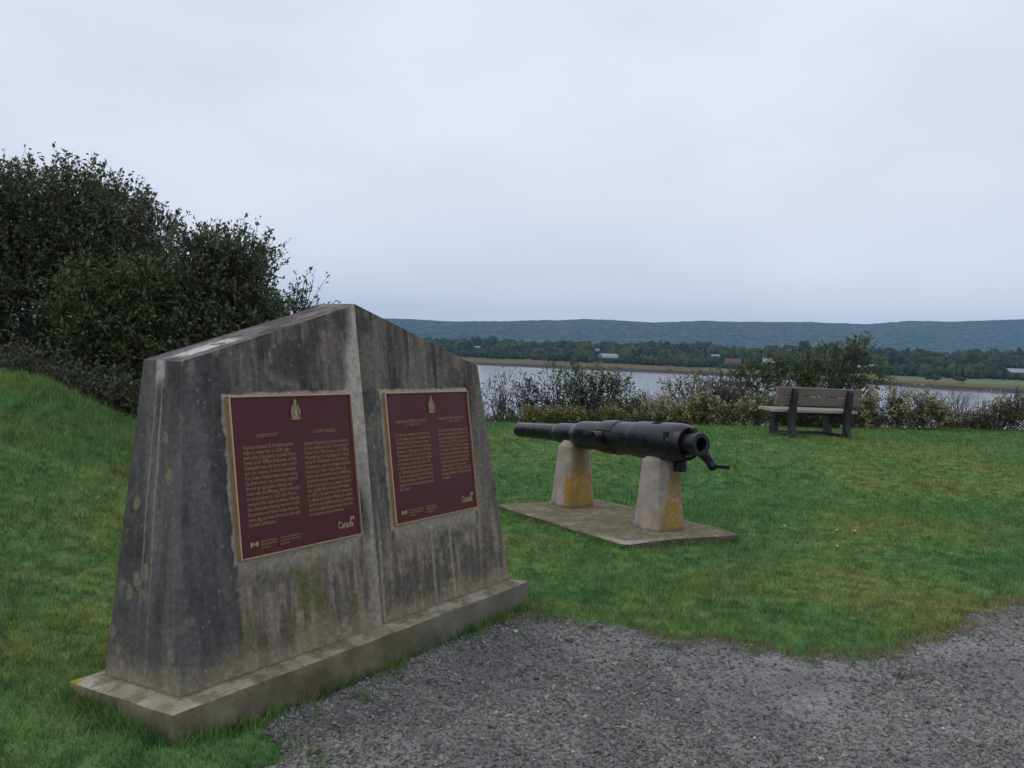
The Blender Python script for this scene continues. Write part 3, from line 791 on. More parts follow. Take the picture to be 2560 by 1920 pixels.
Mslab = Mat('mossy_concrete_slab', .95, .2)
x_, y_, z_ = Mslab.xyz()
b1 = Mslab.noise(2.6, 6, .65); b2 = Mslab.noise(9, 5, .7)
col = Mslab.mix(Mslab.step(b1, .38, .62), (.145, .125, .082), (.265, .215, .155))
col = Mslab.mix(Mslab.math('MULTIPLY', Mslab.step(b2, .42, .58), .8), col, (.118, .118, .055))
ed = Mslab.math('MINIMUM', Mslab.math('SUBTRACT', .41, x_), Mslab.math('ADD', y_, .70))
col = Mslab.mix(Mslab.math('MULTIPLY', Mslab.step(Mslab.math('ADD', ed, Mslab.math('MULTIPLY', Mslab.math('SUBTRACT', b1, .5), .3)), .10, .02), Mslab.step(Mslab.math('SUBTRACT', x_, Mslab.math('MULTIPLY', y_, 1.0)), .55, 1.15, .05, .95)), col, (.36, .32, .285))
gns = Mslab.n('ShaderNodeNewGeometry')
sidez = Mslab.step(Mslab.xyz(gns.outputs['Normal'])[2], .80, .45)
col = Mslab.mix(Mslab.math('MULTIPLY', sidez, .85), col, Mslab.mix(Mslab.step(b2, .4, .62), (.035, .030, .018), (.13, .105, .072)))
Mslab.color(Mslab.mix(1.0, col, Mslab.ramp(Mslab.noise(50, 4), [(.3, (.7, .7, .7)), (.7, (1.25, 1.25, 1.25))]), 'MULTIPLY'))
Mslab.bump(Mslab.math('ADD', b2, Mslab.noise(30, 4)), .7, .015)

stand = empty('gun_stand', mat=GM)
tag(stand, 'two tapered concrete piers on a low mossy slab holding up the cannon', 'gun stand')
bm = bmesh.new()
def srect(x0, x1, y0, y1, z, c=.03):
    return [(x0 + c, y0, z), (x1 - c, y0, z), (x1, y0 + c, z), (x1, y1 - c, z), (x1 - c, y1, z), (x0 + c, y1, z), (x0, y1 - c, z), (x0, y0 + c, z)]
SL = (-1.66, .415, -.715, .55)      # y is minus t
add_loft(bm, [srect(*SL, -.3), srect(*SL, -.012), srect(SL[0] + .02, SL[1] - .02, SL[2] + .02, SL[3] - .02, 0)])
bmesh.ops.subdivide_edges(bm, edges=[e for e in bm.edges if e.calc_length() > .4], cuts=26, use_grid_fill=True)
for vv in bm.verts:
    q = vv.co
    k = .016 if q.z > -.05 else .02
    vv.co += Vector(((vnoise(q.x * 5, q.y * 5, 4) - .5) * k * 1.6, (vnoise(q.x * 5, q.y * 5, 7) - .5) * k * 1.6, (vnoise(q.x * 4, q.y * 4, 12) - .5) * k - (.0 if q.z > -.05 else 0)))
bm_obj('slab', bm, Mslab.m, stand, smooth=50)

def pier_mat(name, lich):
    M = Mat(name, .95, .2)
    x_, y_, z_ = M.xyz()
    b1 = M.noise(5, 6, .65); b2 = M.noise(16, 5, .7)
    col = M.mix(M.step(b1, .35, .65), (.29, .245, .215), (.40, .345, .305))
    col = M.mix(M.math('MULTIPLY', M.step(M.noise(1, 4, .6, M.map((14, 14, 1.2))), .5, .7), .4), col, (.24, .19, .16))
    # dark drip under the gun on the breech-facing side and lichen spreading from it
    fx = M.step(M.math('ADD', M.math('ADD', x_, M.math('MULTIPLY', z_, .09)), M.math('MULTIPLY', M.math('SUBTRACT', b2, .5), .22)), .06, .15)
    d = M.math('ABSOLUTE', M.math('SUBTRACT', y_, lich[0]))
    wid = M.math('ADD', M.step(z_, lich[1], .04, .035, lich[2]), M.math('MULTIPLY', M.math('SUBTRACT', b2, .5), .16))
    lm = M.math('MULTIPLY', M.step(M.math('SUBTRACT', d, wid), .05, -.05), M.step(M.math('ADD', M.math('MULTIPLY', M.noise(36, 5, .75), .5), M.math('MULTIPLY', M.noise(11, 4, .65), .5)), lich[3], lich[3] + .09))
    lmz = M.step(M.math('ADD', z_, M.math('MULTIPLY', b2, .3)), lich[1] + .30, lich[1] + .10)
    col = M.mix(M.math('MULTIPLY', M.math('MULTIPLY', lm, lmz), M.math('MULTIPLY', fx, .9)), col, M.mix(M.noise(22, 3), (.27, .135, .010), (.40, .235, .02)))
    drip = M.math('MULTIPLY', M.math('MULTIPLY', fx, M.step(z_, .20, .55)), M.step(d, .13, .03))
    col = M.mix(M.math('MULTIPLY', drip, .75), col, (.10, .085, .045))
    col = M.mix(M.math('MULTIPLY', M.math('MULTIPLY', fx, M.step(M.noise(6, 5, .65), .45, .62)), .45), col, (.145, .13, .055))
    spot = M.math('MULTIPLY', M.step(M.noise(13, 4, .7), .60, .66), M.step(z_, .40, .2))
    col = M.mix(M.math('MULTIPLY', spot, .65), col, (.36, .22, .03))
    col = M.mix(M.math('MULTIPLY', M.step(M.math('ADD', z_, M.math('MULTIPLY', b1, .08)), .09, .04), .7), col, (.12, .10, .08))
    M.color(M.mix(1.0, col, M.ramp(M.noise(90, 4), [(.3, (.8, .8, .8)), (.7, (1.15, 1.15, 1.15))]), 'MULTIPLY'))
    M.bump(M.math('ADD', M.noise(70, 4), M.noise(14, 4)), .35, .008)
    return M.m
def make_pier(sx_, mat, cap, ins):
    bm = bmesh.new()
    def ring(z, d, w, c): return srect(-d / 2, d / 2, -w / 2, w / 2, z, c)
    h, db, dt, wb, wt = g['h'], g['db'], g['dt'], g['wb'], g['wt']
    add_loft(bm, [ring(-.02, db, wb, .045), ring(h, dt, wt, .034), ring(h + cap, dt - ins, wt - ins * 1.4, .03)])
    bmesh.ops.subdivide_edges(bm, edges=[e for e in bm.edges if abs(e.verts[0].co.z - e.verts[1].co.z) > .3], cuts=8, use_grid_fill=True)
    p = bm_obj('pier', bm, mat, stand, smooth=25, bevel=.006, ang=18)
    p.location = (sx_, 0, 0)
    return p
p1 = make_pier(0, pier_mat('pier_concrete', (.085, .62, .19, .415)), .035, .05)
p2 = make_pier(-g['sp'], pier_mat('pier_concrete_lichen', (-.01, .56, .27, .40)), .060, .07)
p1['label'] = 'nearer pier under the breech'; p2['label'] = 'farther pier under the barrel with the widest orange lichen'

Mgun = Mat('black_gun_paint', .42, .38)
gn = Mgun.noise(7, 6, .65); gn2 = Mgun.noise(45, 4, .7)
Mgun.color(Mgun.mix(Mgun.step(gn, .35, .7), (.0045, .0052, .0080), (.0120, .0130, .0175)))
Mgun.rough(Mgun.step(gn, .3, .7, .22, .38))
Mgun.bump(gn2, .18, .004)
ang = math.atan(g['axs'])
CM = GM @ Matrix.Translation((0, 0, g['axh'])) @ Matrix.Rotation(-ang, 4, 'Y')
cannon = empty('cannon', mat=CM)
tag(cannon, 'black painted iron cannon with a hollow breech and a crank lever, resting on two piers', 'cannon')
m0 = -g['lm']
k_ = 1.0365
prof = [(0.35, 0), (0.0, .042), (0.0, .066), (.006, .076), (.018, .0805), (.06, .082), (.80, .0885), (.815, .0885), (.835, .092), (.875, .103), (.90, .1065), (1.155, .108), (1.185, .110), (1.225, .122), (1.275, .134), (1.31, .1385), (1.40, .1395), (1.66, .1415), (1.668, .1415), (1.672, .158), (1.68, .160), (1.90, .161), (1.908, .159), (1.912, .153), (1.93, .1525), (2.13, .155), (2.15, .156), (2.19, .163), (2.22, .1655), (2.62, .168), (2.70, .1675), (2.752, .164), (2.80, .155), (2.832, .144), (2.846, .136), (2.848, .128), (2.832, .121), (2.826, .11), (2.826, .08), (2.5, .07), (2.5, 0)]
prof = [(m0 + x + (0 if x != .35 else 0), r) for x, r in prof]
bm = bmesh.new()
add_lathe(bm, prof, 72)
barrel = bm_obj('barrel', bm, Mgun.m, cannon, smooth=32)
# vent-piece slot cut through the top of the breech
bmc = bmesh.new(); add_box(bmc, (m0 + 2.475, 0, .19), (.12, .14, .16))
cut = bm_obj('cutter', bmc, None, cannon)
md = barrel.modifiers.new('slot', 'BOOLEAN'); md.object = cut; md.operation = 'DIFFERENCE'; md.solver = 'EXACT'
bpy.context.view_layer.update()
me = bpy.data.meshes.new_from_object(barrel.evaluated_get(_dg()))
barrel.modifiers.clear(); barrel.data = me; bpy.data.objects.remove(cut)
RX = Matrix.Rotation(math.pi / 2, 4, 'Z')
for sgn in (-1, 1):
    bm = bmesh.new()
    L0, L1 = .10, g['rt']
    add_lathe(bm, [(L0, .063), (L1 - .006, .0625), (L1, .057), (L1, 0)], 32, Matrix.Translation((-g['lt'], 0, 0)) @ Matrix.Rotation(math.pi / 2 * sgn, 4, 'Z'))
    bm_obj('trunnion', bm, Mgun.m, cannon, smooth=32)
# shoulders of the trunnion band
bm = bmesh.new()
for sgn in (-1, 1):
    add_box(bm, (-g['lt'] + .003, sgn * .112, .004), (.216, .080, .136))
bm_obj('trunnion_shoulder', bm, Mgun.m, cannon, bevel=.006)
# hollow breech screw ring
bm = bmesh.new()
e0, e1 = m0 + 2.80, g['lb']
add_lathe(bm, [(e0, .094), (e0 + .03, .092), (e1 - .055, .092), (e1 - .05, .0955), (e1 - .006, .0955), (e1, .090), (e1, .060), (e1 - .006, .055), (e1 - .28, .052), (e1 - .28, 0)], 48)
bm_obj('breech_ring', bm, Mgun.m, cannon, smooth=30)
# crank lever with ball and grip
bm = bmesh.new()
sx2 = e1 - .028
def lev(t, z): return Vector((sx2, -t, z))
ball_c = Vector((sx2 + .005, .142, -.182))
d = (ball_c - Vector((sx2, .03, -.06))).normalized(); side = Vector((1, 0, 0)); per = d.cross(side)
p0 = Vector((sx2, .03, -.055))
rings = []
for tt, w1, th in ((0, .060, .027), (.35, .043, .025), (.75, .032, .022), (1.0, .034, .023)):
    c = p0.lerp(ball_c, tt)
    rings.append([c + per * w1 * sa + side * th * sb for sa, sb in ((-1, -.6), (-.7, -1), (.7, -1), (1, -.6), (1, .6), (.7, 1), (-.7, 1), (-1, .6))])
add_loft(bm, rings)
bmesh.ops.create_uvsphere(bm, u_segments=20, v_segments=14, radius=.043, matrix=Matrix.Translation(ball_c))
crank = bm_obj('crank_lever', bm, Mgun.m, cannon, smooth=40)
bm = bmesh.new()
add_tube(bm, [ball_c + Vector((.02, 0, 0)), ball_c + Vector((.06, .004, 0)), ball_c + Vector((.062, .004, 0)), ball_c + Vector((.14, .02, .0)), ball_c + Vector((.165, .022, .0))], [.015, .015, .016, .019, .019], 14)
bm_obj('crank_grip', bm, Mgun.m, crank, smooth=40)
# lug with an eye under the breech
bm = bmesh.new()
lx = m0 + 2.70
add_box(bm, (lx - .035, .02, -.185), (.035, .05, .12)); add_box(bm, (lx + .04, .02, -.185), (.035, .05, .12)); add_box(bm, (lx, .02, -.238), (.11, .05, .022))
bm_obj('elevating_lug', bm, Mgun.m, cannon, bevel=.005)
# sight sockets and top catch
for sgn in (-1, 1):
    bm = bmesh.new()
    c = Vector((m0 + 2.72, sgn * .157, .06))
    add_tube(bm, [c + Vector((0, 0, .035)), c + Vector((0, 0, -.03))], .020, 14)
    add_tube(bm, [c + Vector((.0, 0, -.02)), c + Vector((.05, 0, -.05))], .013, 10)
    bm_obj('sight_socket', bm, Mgun.m, cannon, smooth=40)
bm = bmesh.new()
add_box(bm, (m0 + 2.845, .02, .116), (.055, .075, .03)); add_box(bm, (m0 + 2.865, .02, .100), (.03, .03, .03))
bm_obj('breech_catch', bm, Mgun.m, cannon, bevel=.004)

# ------------------------------------------------------------------ bench
bd = Vector((.93, .366, 0)).normalized(); bf = Vector((-bd.y, bd.x, 0))           # along the bench, and the way it faces (away, to the water)
bc = Vector((4.36, 13.95, 0)) + bd * .89
bz = tz1(bc.x, bc.y)
slope = -.026
bx = (bd + Z * slope).normalized(); bu = (Z - bd * slope).normalized(); by = bu.cross(bx)
BMt = Matrix(((bx.x, by.x, bu.x, bc.x), (bx.y, by.y, bu.y, bc.y), (bx.z, by.z, bu.z, bz + .0), (0, 0, 0, 1)))
bench = empty('park_bench', mat=BMt)
tag(bench, 'bench of grey-brown planks on black frames, seen from behind, facing the river', 'bench')
Mplank = Mat('grey_brown_plank', .75, .25)
pn = Mplank.noise(1.0, 5, .6, Mplank.map((2, 18, 18)))
Mplank.color(Mplank.mix(pn, (.15, .112, .105), (.225, .175, .162)))
Mseat = Mat('grey_seat_plank', .7, .3)
pn = Mseat.noise(1.0, 5, .6, Mseat.map((2, 18, 18)))
Mseat.color(Mseat.mix(pn, (.25, .225, .195), (.36, .33, .285)))
Mframe = simple('black_frame', (.020, .019, .022), .6, .4, .3, 12)
Lbn = 1.78
lean = math.radians(11)
def plank(name, y, z, th, wd, rot, mat):
    bm = bmesh.new()
    add_box(bm, (0, 0, 0), (Lbn, th, wd))
    o = bm_obj(name, bm, mat, bench, bevel=.008, segs=2, smooth=40)
    o.location = (0, y, z); o.rotation_euler = (rot, 0, 0)
    return o
# y + is towards the water: the back sits at y=0, the seat runs to y=.48
for z in (.605, .765):
    plank('back_plank', .035 - (z - .6) * math.tan(lean), z, .04, .135, lean, Mplank.m)
for i in range(3):
    plank('seat_plank', .125 + i * .142, .435 + i * .008, .130, .042, .03, Mseat.m)
for xx in (-.565, .60):
    bm = bmesh.new()
    fn = lambda a_, b_, t: Vector((t, a_, b_))
    t0, t1 = xx - .045, xx + .045
    extrude_poly(bm, [(-.115, 0), (.02, 0), (.03, .16), (.045, .40), (.02, .62), (-.012, .78), (-.03, .81), (-.07, .805), (-.085, .76), (-.075, .55), (-.05, .36), (-.055, .2)], fn, t0, t1)
    extrude_poly(bm, [(-.02, .335), (.50, .36), (.52, .42), (.03, .415)], fn, t0 + .002, t1 - .002)
    extrude_poly(bm, [(.36, .02), (.50, .02), (.50, .20), (.51, .37), (.34, .36), (.39, .2)], fn, t0 + .004, t1 - .004)
    extrude_poly(bm, [(-.09, .0), (.49, .0), (.49, .055), (-.08, .06)], fn, t0 + .006, t1 - .006)
    bm_obj('end_frame', bm, Mframe.m, bench, bevel=.008)
bm = bmesh.new(); add_box(bm, (.02, .40, .045), (1.08, .05, .055)); bm_obj('ground_bar', bm, Mframe.m, bench, bevel=.004)  # dark bar close to the ground, running between the two end frames
bm = bmesh.new(); add_box(bm, (.02, .26, .372), (1.08, .07, .045))
bm_obj('seat_brace', bm, Mframe.m, bench, bevel=.004)

# ------------------------------------------------------------------ foliage tools
def norm(v): return v / np.maximum(np.linalg.norm(v, axis=-1, keepdims=True), 1e-9)
def leaf_mesh(P, D, N, L, W, fold=.25):
    """one folded diamond leaf (two triangles) per point"""
    Sd = norm(np.cross(D, N)); N2 = norm(np.cross(Sd, D))
    L = L[:, None]; W = W[:, None]
    mid = P + D * L * .45 + N2 * (W * fold)
    v0 = P; v1 = mid + Sd * W * .5; v2 = P + D * L - N2 * L * .12; v3 = mid - Sd * W * .5
    v0 = v0 - N2 * W * .0
    V = np.stack([v0, v1, v2, v3], 1).reshape(-1, 3)
    b = np.arange(len(P))[:, None] * 4
    F = np.concatenate([b + [0, 1, 2], b + [0, 2, 3]], 1).reshape(-1, 3)
    return V, F
def tubes(segs, n=4):
    """segs (m,8): p0 p1 r0 r1 -> open prisms"""
    s = np.asarray(segs, float)
    p0, p1, r0, r1 = s[:, 0:3], s[:, 3:6], s[:, 6:7], s[:, 7:8]
    d = norm(p1 - p0); ref = np.where(np.abs(d[:, 2:3]) < .9, np.array([[0, 0, 1.]]), np.array([[1., 0, 0]]))
    x = norm(np.cross(d, ref)); y = np.cross(d, x)
    V = []
    for k in range(n):
        a_ = 2 * math.pi * k / n; V.append(p0 + (x * math.cos(a_) + y * math.sin(a_)) * r0)
    for k in range(n):
        a_ = 2 * math.pi * k / n; V.append(p1 + (x * math.cos(a_) + y * math.sin(a_)) * r1)
    V = np.stack(V, 1).reshape(-1, 3)
    b = np.arange(len(s))[:, None] * 2 * n
    F = np.concatenate([b + [k, (k + 1) % n, n + (k + 1) % n, n + k] for k in range(n)], 1).reshape(-1, 4)
    return V, F
def rdir(n, r): return norm(r.normal(size=(n, 3)))

def leaf_mat(name, dark, mid, light, odd=None, oddp=.97, trans=.3):
    M = Mat(name, .46, .45)
    r_ = M.rnd()
    col = M.ramp(r_, [(0, dark), (.55, mid), (.92, light)])
    clump = M.noise(1.6, 3, .6)
    col = M.mix(M.step(clump, .55, .72), col, M.mix(1.0, col, (1.35, 1.2, .85), 'MULTIPLY'))
    if odd: col = M.mix(M.step(r_, oddp, oddp + .005), col, odd)
    M.leafy(col, trans)
    return M.m
Mbark = simple('bark', (.060, .050, .042), .9, .2, .35, 14)
Mbark2 = simple('grey_twigs', (.105, .092, .085), .9, .2, .3, 14)
Ldark = leaf_mat('shrub_leaf_dark', (.040, .052, .030), (.085, .102, .055), (.170, .185, .105), (.16, .055, .03), .994)
Lmid = leaf_mat('shrub_leaf_green', (.042, .064, .028), (.092, .128, .050), (.185, .210, .095), (.19, .12, .035), .985)
Lolive = leaf_mat('shrub_leaf_olive', (.058, .068, .028), (.115, .122, .048), (.200, .195, .085), (.15, .085, .04), .96)
Lgrey = leaf_mat('shrub_leaf_grey', (.068, .076, .055), (.122, .130, .092), (.195, .198, .135), (.14, .10, .06), .94)
Lyel = leaf_mat('shrub_leaf_yellow', (.115, .125, .036), (.205, .205, .055), (.33, .31, .10), (.26, .22, .06), .9)
Lrust = leaf_mat('shrub_leaf_rust', (.052, .056, .028), (.096, .092, .044), (.150, .130, .065), (.15, .07, .04), .9)
Mbloss = leaf_mat('pale_blossom', (.26, .225, .12), (.38, .335, .19), (.50, .45, .28), None, .97, .35)

Ltree = leaf_mat('small_tree_leaf', (.046, .066, .028), (.088, .118, .046), (.165, .190, .080), (.15, .09, .04), .985)
Lflow = leaf_mat('flowering_bush_leaf', (.058, .082, .028), (.105, .138, .046), (.19, .215, .075), (.26, .22, .08), .93)
def lobed(name, lobes, base, n_twig, leaf, mat, bark=None, seed=1, lpt=11, tl=(.22, .5), up=.75, inner=.35, bare=0, nbr=9, trad=.05, blossom=0, lw=.48, sprigs=0):
    """a woody plant: trunk and limbs reaching into lobes, twigs over the lobes, leaves along the twigs"""
    r = np.random.default_rng(seed)
    root = empty(name, base)
    b = np.array(base, float)
    lob = np.array(lobes, float)                          # cx cy cz rx ry rz relative to base
    wgt = (lob[:, 3] * lob[:, 4] * lob[:, 5]) ** .75; wgt /= wgt.sum()
    k = r.choice(len(lob), n_twig, p=wgt)
    dr = rdir(n_twig, r)
    rad = inner + (1 - inner) * r.random(n_twig) ** .55
    bump = 1 + (fbm(dr[:, 0] * 3 + k * 7, dr[:, 2] * 3 + dr[:, 1] * 2, seed, 3) - .5) * .9
    Pt = lob[k, :3] + dr * lob[k, 3:6] * (rad * bump)[:, None]
    ok = Pt[:, 2] > .02
    Pt, dr, k = Pt[ok], dr[ok], k[ok]; m = len(Pt)
    td = norm(dr * .55 + np.array([0, 0, up]) + r.normal(size=(m, 3)) * .35)
    tlen = r.uniform(*tl, m)
    if sprigs:
        pick = r.random(m) < sprigs
        tlen = np.where(pick, tlen * 1.7, tlen); td = np.where(pick[:, None], norm(td + np.array([0, 0, .7])), td)
    t1 = Pt + td * tlen[:, None]
    segs = []
    mid = Pt + td * (tlen * .5)[:, None] + r.normal(size=(m, 3)) * .012
    segs.append(np.concatenate([Pt, mid, np.full((m, 1), .005), np.full((m, 1), .0035)], 1))
    segs.append(np.concatenate([mid, t1, np.full((m, 1), .0035), np.full((m, 1), .0015)], 1))
    # limbs
    for li, L in enumerate(lob):
        for q in range(nbr):
            tgt = L[:3] + rdir(1, r)[0] * L[3:6] * r.uniform(.2, .85)
            st = np.array([r.normal() * trad * 2, r.normal() * trad * 2, -.1])
            ctrl = st * .4 + tgt * .6; ctrl[2] = tgt[2] * .45; ctrl[:2] += r.normal(size=2) * .08
            pts = [(1 - t) ** 2 * st + 2 * t * (1 - t) * ctrl + t * t * tgt for t in np.linspace(0, 1, 8)]
            rr = np.linspace(trad * r.uniform(.35, .8), .006, 8)
            for i in range(7): segs.append(np.concatenate([pts[i], pts[i + 1], [rr[i], rr[i + 1]]])[None])
    Vt, Ft = tubes(np.concatenate(segs), 4)
    np_mesh('trunk', Vt, Ft, bark or Mbark.m, root, smooth=True)
    has = r.random(m) >= bare
    idx = np.repeat(np.nonzero(has)[0], lpt); n = len(idx)
    t = r.random(n) ** .8
    P = Pt[idx] + td[idx] * (tlen[idx] * t)[:, None] + r.normal(size=(n, 3)) * .02
    D = norm(td[idx] * .6 + rdir(n, r) * .75 + np.array([0, 0, .12]))
    N = norm(rdir(n, r) * .8 + np.array([0, 0, .8]))
    Ls = leaf * r.uniform(.45, 1.35, n)
    V_, F_ = leaf_mesh(P, D, N, Ls, Ls * lw)
    np_mesh('crown', V_, F_, mat, root, np.repeat(r.random(n), 2))
    if blossom:
        sel = r.choice(m, max(1, int(m * blossom))); q = 9
        idx = np.repeat(sel, q); n = len(idx)
        P = t1[idx] + r.normal(size=(n, 3)) * np.array([.028, .028, .035])
        V_, F_ = leaf_mesh(P, rdir(n, r), rdir(n, r), r.uniform(.035, .065, n), r.uniform(.028, .045, n))
        np_mesh('blossom', V_, F_, Mbloss, root, np.repeat(r.random(n), 2))
    return root

def lob_px(base, D, items, depth=None):
    """lobes given as (px, py, half width px, half height px) as measured at distance D"""
    out_ = []
    for it in items:
        px, py, hw, hh = it[:4]; dd = it[4] if len(it) > 4 else 0
        p = at(px, py, D + dd); s = (D + dd) / FPX
        out_.append((p.x - base[0], p.y - base[1], p.z - base[2], hw * s, (depth or hw * s * .8), hh * s))
    return out_

# ------------------------------------------------------------------ shrubs at the left
def gbase(px, D, py=960, dz=-.05):
    p = at(px, py, D); return (p.x, p.y, tz1(p.x, p.y) + dz)
B = gbase(150, 12.2)
o = lobed('tall_shrub', lob_px(B, 12.2, [(-40, 610, 120, 120), (100, 660, 110, 120), (225, 630, 80, 95), (310, 650, 66, 65), (100, 820, 240, 160), (-150, 650, 150, 180), (10, 505, 50, 60), (222, 495, 30, 55), (105, 510, 36, 55), (360, 680, 56, 50), (325, 545, 34, 50), (385, 585, 28, 46), (160, 540, 60, 50), (270, 560, 40, 40)], .8), B, 5000, .070, Ldark, seed=3, lpt=11, up=.8, sprigs=.0, trad=.07, nbr=8)
tag(o, 'tallest dark leafy shrub in the thicket, at the far left edge', 'shrub', 'thicket behind the grassy mound')
B = gbase(420, 11.6)
o = lobed('leafy_shrub', lob_px(B, 11.6, [(390, 760, 100, 75), (450, 820, 120, 105), (320, 820, 150, 120), (420, 920, 180, 110), (250, 770, 90, 80)], .8), B, 3600, .068, Lmid, seed=4, lpt=11, up=.7, sprigs=.06, trad=.06, nbr=8)
tag(o, 'green leafy shrub between the tallest shrub and the monument', 'shrub', 'thicket behind the grassy mound')
B = gbase(590, 11.4)
o = lobed('round_shrub', lob_px(B, 11.4, [(545, 675, 50, 42), (610, 668, 42, 42), (490, 660, 30, 36), (620, 745, 36, 65), (540, 760, 80, 70), (550, 840, 110, 90), (630, 830, 50, 60), (610, 900, 100, 70), (600, 1000, 100, 60)], .6), B, 2600, .066, Ldark, seed=5, lpt=11, up=.75, sprigs=.015, trad=.05, nbr=9)
tag(o, 'rounded dark shrub with upright sprigs just left of the monument peak', 'shrub', 'thicket behind the grassy mound')
B = gbase(720, 11.0)
o = lobed('low_shrub', lob_px(B, 11.0, [(725, 800, 36, 22), (690, 850, 60, 50), (762, 765, 14, 12), (700, 970, 60, 80)], .35), B, 560, .065, Ldark, seed=6, lpt=10, up=.5, trad=.03, nbr=5)
tag(o, 'low sprig reaching over the left slope of the monument top', 'shrub', 'thicket behind the grassy mound')
B = gbase(240, 10.2)
o = lobed('undergrowth_bush', lob_px(B, 10.2, [(60, 965, 110, 36), (200, 1015, 110, 36), (300, 1040, 90, 40), (-60, 945, 90, 40), (380, 1050, 70, 40)], .45), B, 1300, .062, Ldark, seed=8, lpt=10, up=.45, trad=.02, nbr=5)
tag(o, 'low green undergrowth along the foot of the thicket above the mound', 'bush', 'thicket behind the grassy mound')

# ------------------------------------------------------------------ bushes along the edge of the bank
def edge_bush(name, label, D, items, n, leaf, mat, seed, cat='bush', **kw):
    px = sum(i[0] for i in items) / len(items)
    p = at(px, 1000, D); b = (p.x, p.y, tz1(p.x, p.y) - .05)
    kw.setdefault('depth', None)
    dep = kw.pop('depth')
    o = lobed(name, lob_px(b, D, items, dep), b, n, leaf, mat, seed=seed, **kw)
    tag(o, label, cat, 'bushes along the top of the river bank')
    return o
E_ = edge_bush
E_('twiggy_bush', 'nearly bare twiggy bush beside the right edge of the monument', 18.5, [(1232, 1030, 40, 70), (1258, 985, 30, 45), (1290, 1040, 35, 60)], 230, .065, Lgrey, 11, bare=.6, lpt=5, nbr=14, trad=.022, bark=Mbark2.m, tl=(.2, .45), sprigs=.2)
E_('sparse_bush', 'sparse dark-leaved bush rising over the cannon muzzle', 18.2, [(1325, 1000, 24, 36), (1383, 970, 20, 32), (1396, 1030, 30, 30), (1320, 1050, 36, 24), (1370, 1050, 28, 22)], 260, .078, Ldark, 12, bare=.2, lpt=8, nbr=8, trad=.025, sprigs=.12)
E_('leafy_bush', 'leafy bush with a tall crown standing over the middle of the cannon', 18.4, [(1452, 965, 22, 24), (1435, 1005, 30, 32), (1490, 980, 22, 22), (1545, 972, 24, 18), (1520, 1000, 28, 22), (1470, 1045, 46, 26)], 380, .078, Lmid, 13, bare=.08, lpt=9, nbr=8, trad=.03, sprigs=.12)
E_('olive_bush', 'olive green rounded bush right of the leafy bush', 18.0, [(1530, 1040, 38, 30), (1590, 1032, 36, 30), (1570, 1062, 50, 22)], 520, .055, Lolive, 14, lpt=11, nbr=6, trad=.02, tl=(.12, .25))
E_('grey_bush', 'low grey twiggy bush above the cannon breech', 18.8, [(1645, 1040, 45, 26), (1605, 1020, 22, 16)], 260, .05, Lgrey, 15, bare=.4, lpt=7, nbr=10, trad=.02, bark=Mbark2.m)
E_('spindly_bush', 'spindly dark bush left of the bench with open twigs', 18.3, [(1690, 985, 28, 20), (1745, 985, 34, 28), (1790, 1010, 40, 40), (1700, 1035, 40, 26), (1798, 960, 18, 18)], 300, .068, Lgrey, 16, bare=.2, lpt=8, nbr=9, trad=.025, sprigs=.12)
E_('dark_bush', 'dark low bush directly left of the bench seat', 18.6, [(1850, 1035, 48, 30), (1820, 1008, 28, 22), (1910, 1045, 34, 24)], 360, .062, Lgrey, 17, lpt=9, nbr=7, trad=.025)
E_('spreading_tree', 'spreading small tree with several crowns behind the bench', 19.5, [(1875, 955, 45, 30), (1925, 915, 30, 22), (1970, 960, 55, 32), (2075, 905, 48, 30), (2150, 872, 34, 16), (2120, 890, 30, 18), (2060, 955, 50, 30), (2165, 935, 34, 16), (1855, 985, 36, 26), (2190, 962, 28, 13), (2120, 970, 36, 22), (1995, 905, 22, 12), (2010, 935, 26, 16)], 950, .072, Ltree, 18, cat='tree', lpt=10, nbr=7, trad=.05, up=.3, tl=(.15, .35), sprigs=.06)
E_('underbrush', 'dark green brush showing under and through the bench', 17.6, [(1960, 1040, 60, 40), (2050, 1045, 60, 40), (2120, 1050, 50, 34)], 1300, .055, Lolive, 19, lpt=10, nbr=5, trad=.02, tl=(.12, .25))
fl = dict(lpt=9, nbr=6, trad=.018, blossom=.34, tl=(.12, .34), sprigs=.15, bark=Mbark2.m)
E_('flowering_bush', 'cream flowering bush along the lawn edge above the cannon breech', 16.8, [(1610, 1060, 36, 14), (1660, 1052, 30, 22), (1700, 1060, 36, 16)], 340, .05, Lflow, 21, **fl)
E_('flowering_bush', 'tallest cream flowering bush, right of the breech', 16.8, [(1752, 1028, 22, 32), (1790, 1050, 32, 24), (1740, 1062, 34, 16)], 340, .05, Lflow, 22, **fl)
E_('flowering_bush', 'cream flowering bush under the left end of the bench seat', 16.8, [(1880, 1045, 36, 28), (1912, 1022, 22, 18), (1850, 1062, 34, 16)], 340, .05, Lflow, 23, **fl)
E_('flowering_bush', 'cream flowering bush touching the right end of the bench', 17.0, [(2166, 1026, 20, 20), (2150, 1056, 30, 14), (2192, 1058, 24, 12)], 260, .05, Lflow, 24, **fl)
E_('flowering_bush', 'grey-headed flowering bush, second to the right of the bench', 16.8, [(2238, 1014, 14, 12), (2248, 1050, 24, 14)], 170, .05, Lolive, 25, **fl)
E_('flowering_bush', 'widest flowering bush right of the bench with fluffy heads', 16.8, [(2300, 1010, 16, 12), (2326, 1042, 28, 16), (2292, 1060, 22, 8), (2362, 1060, 20, 8)], 240, .05, Lolive, 26, **fl)
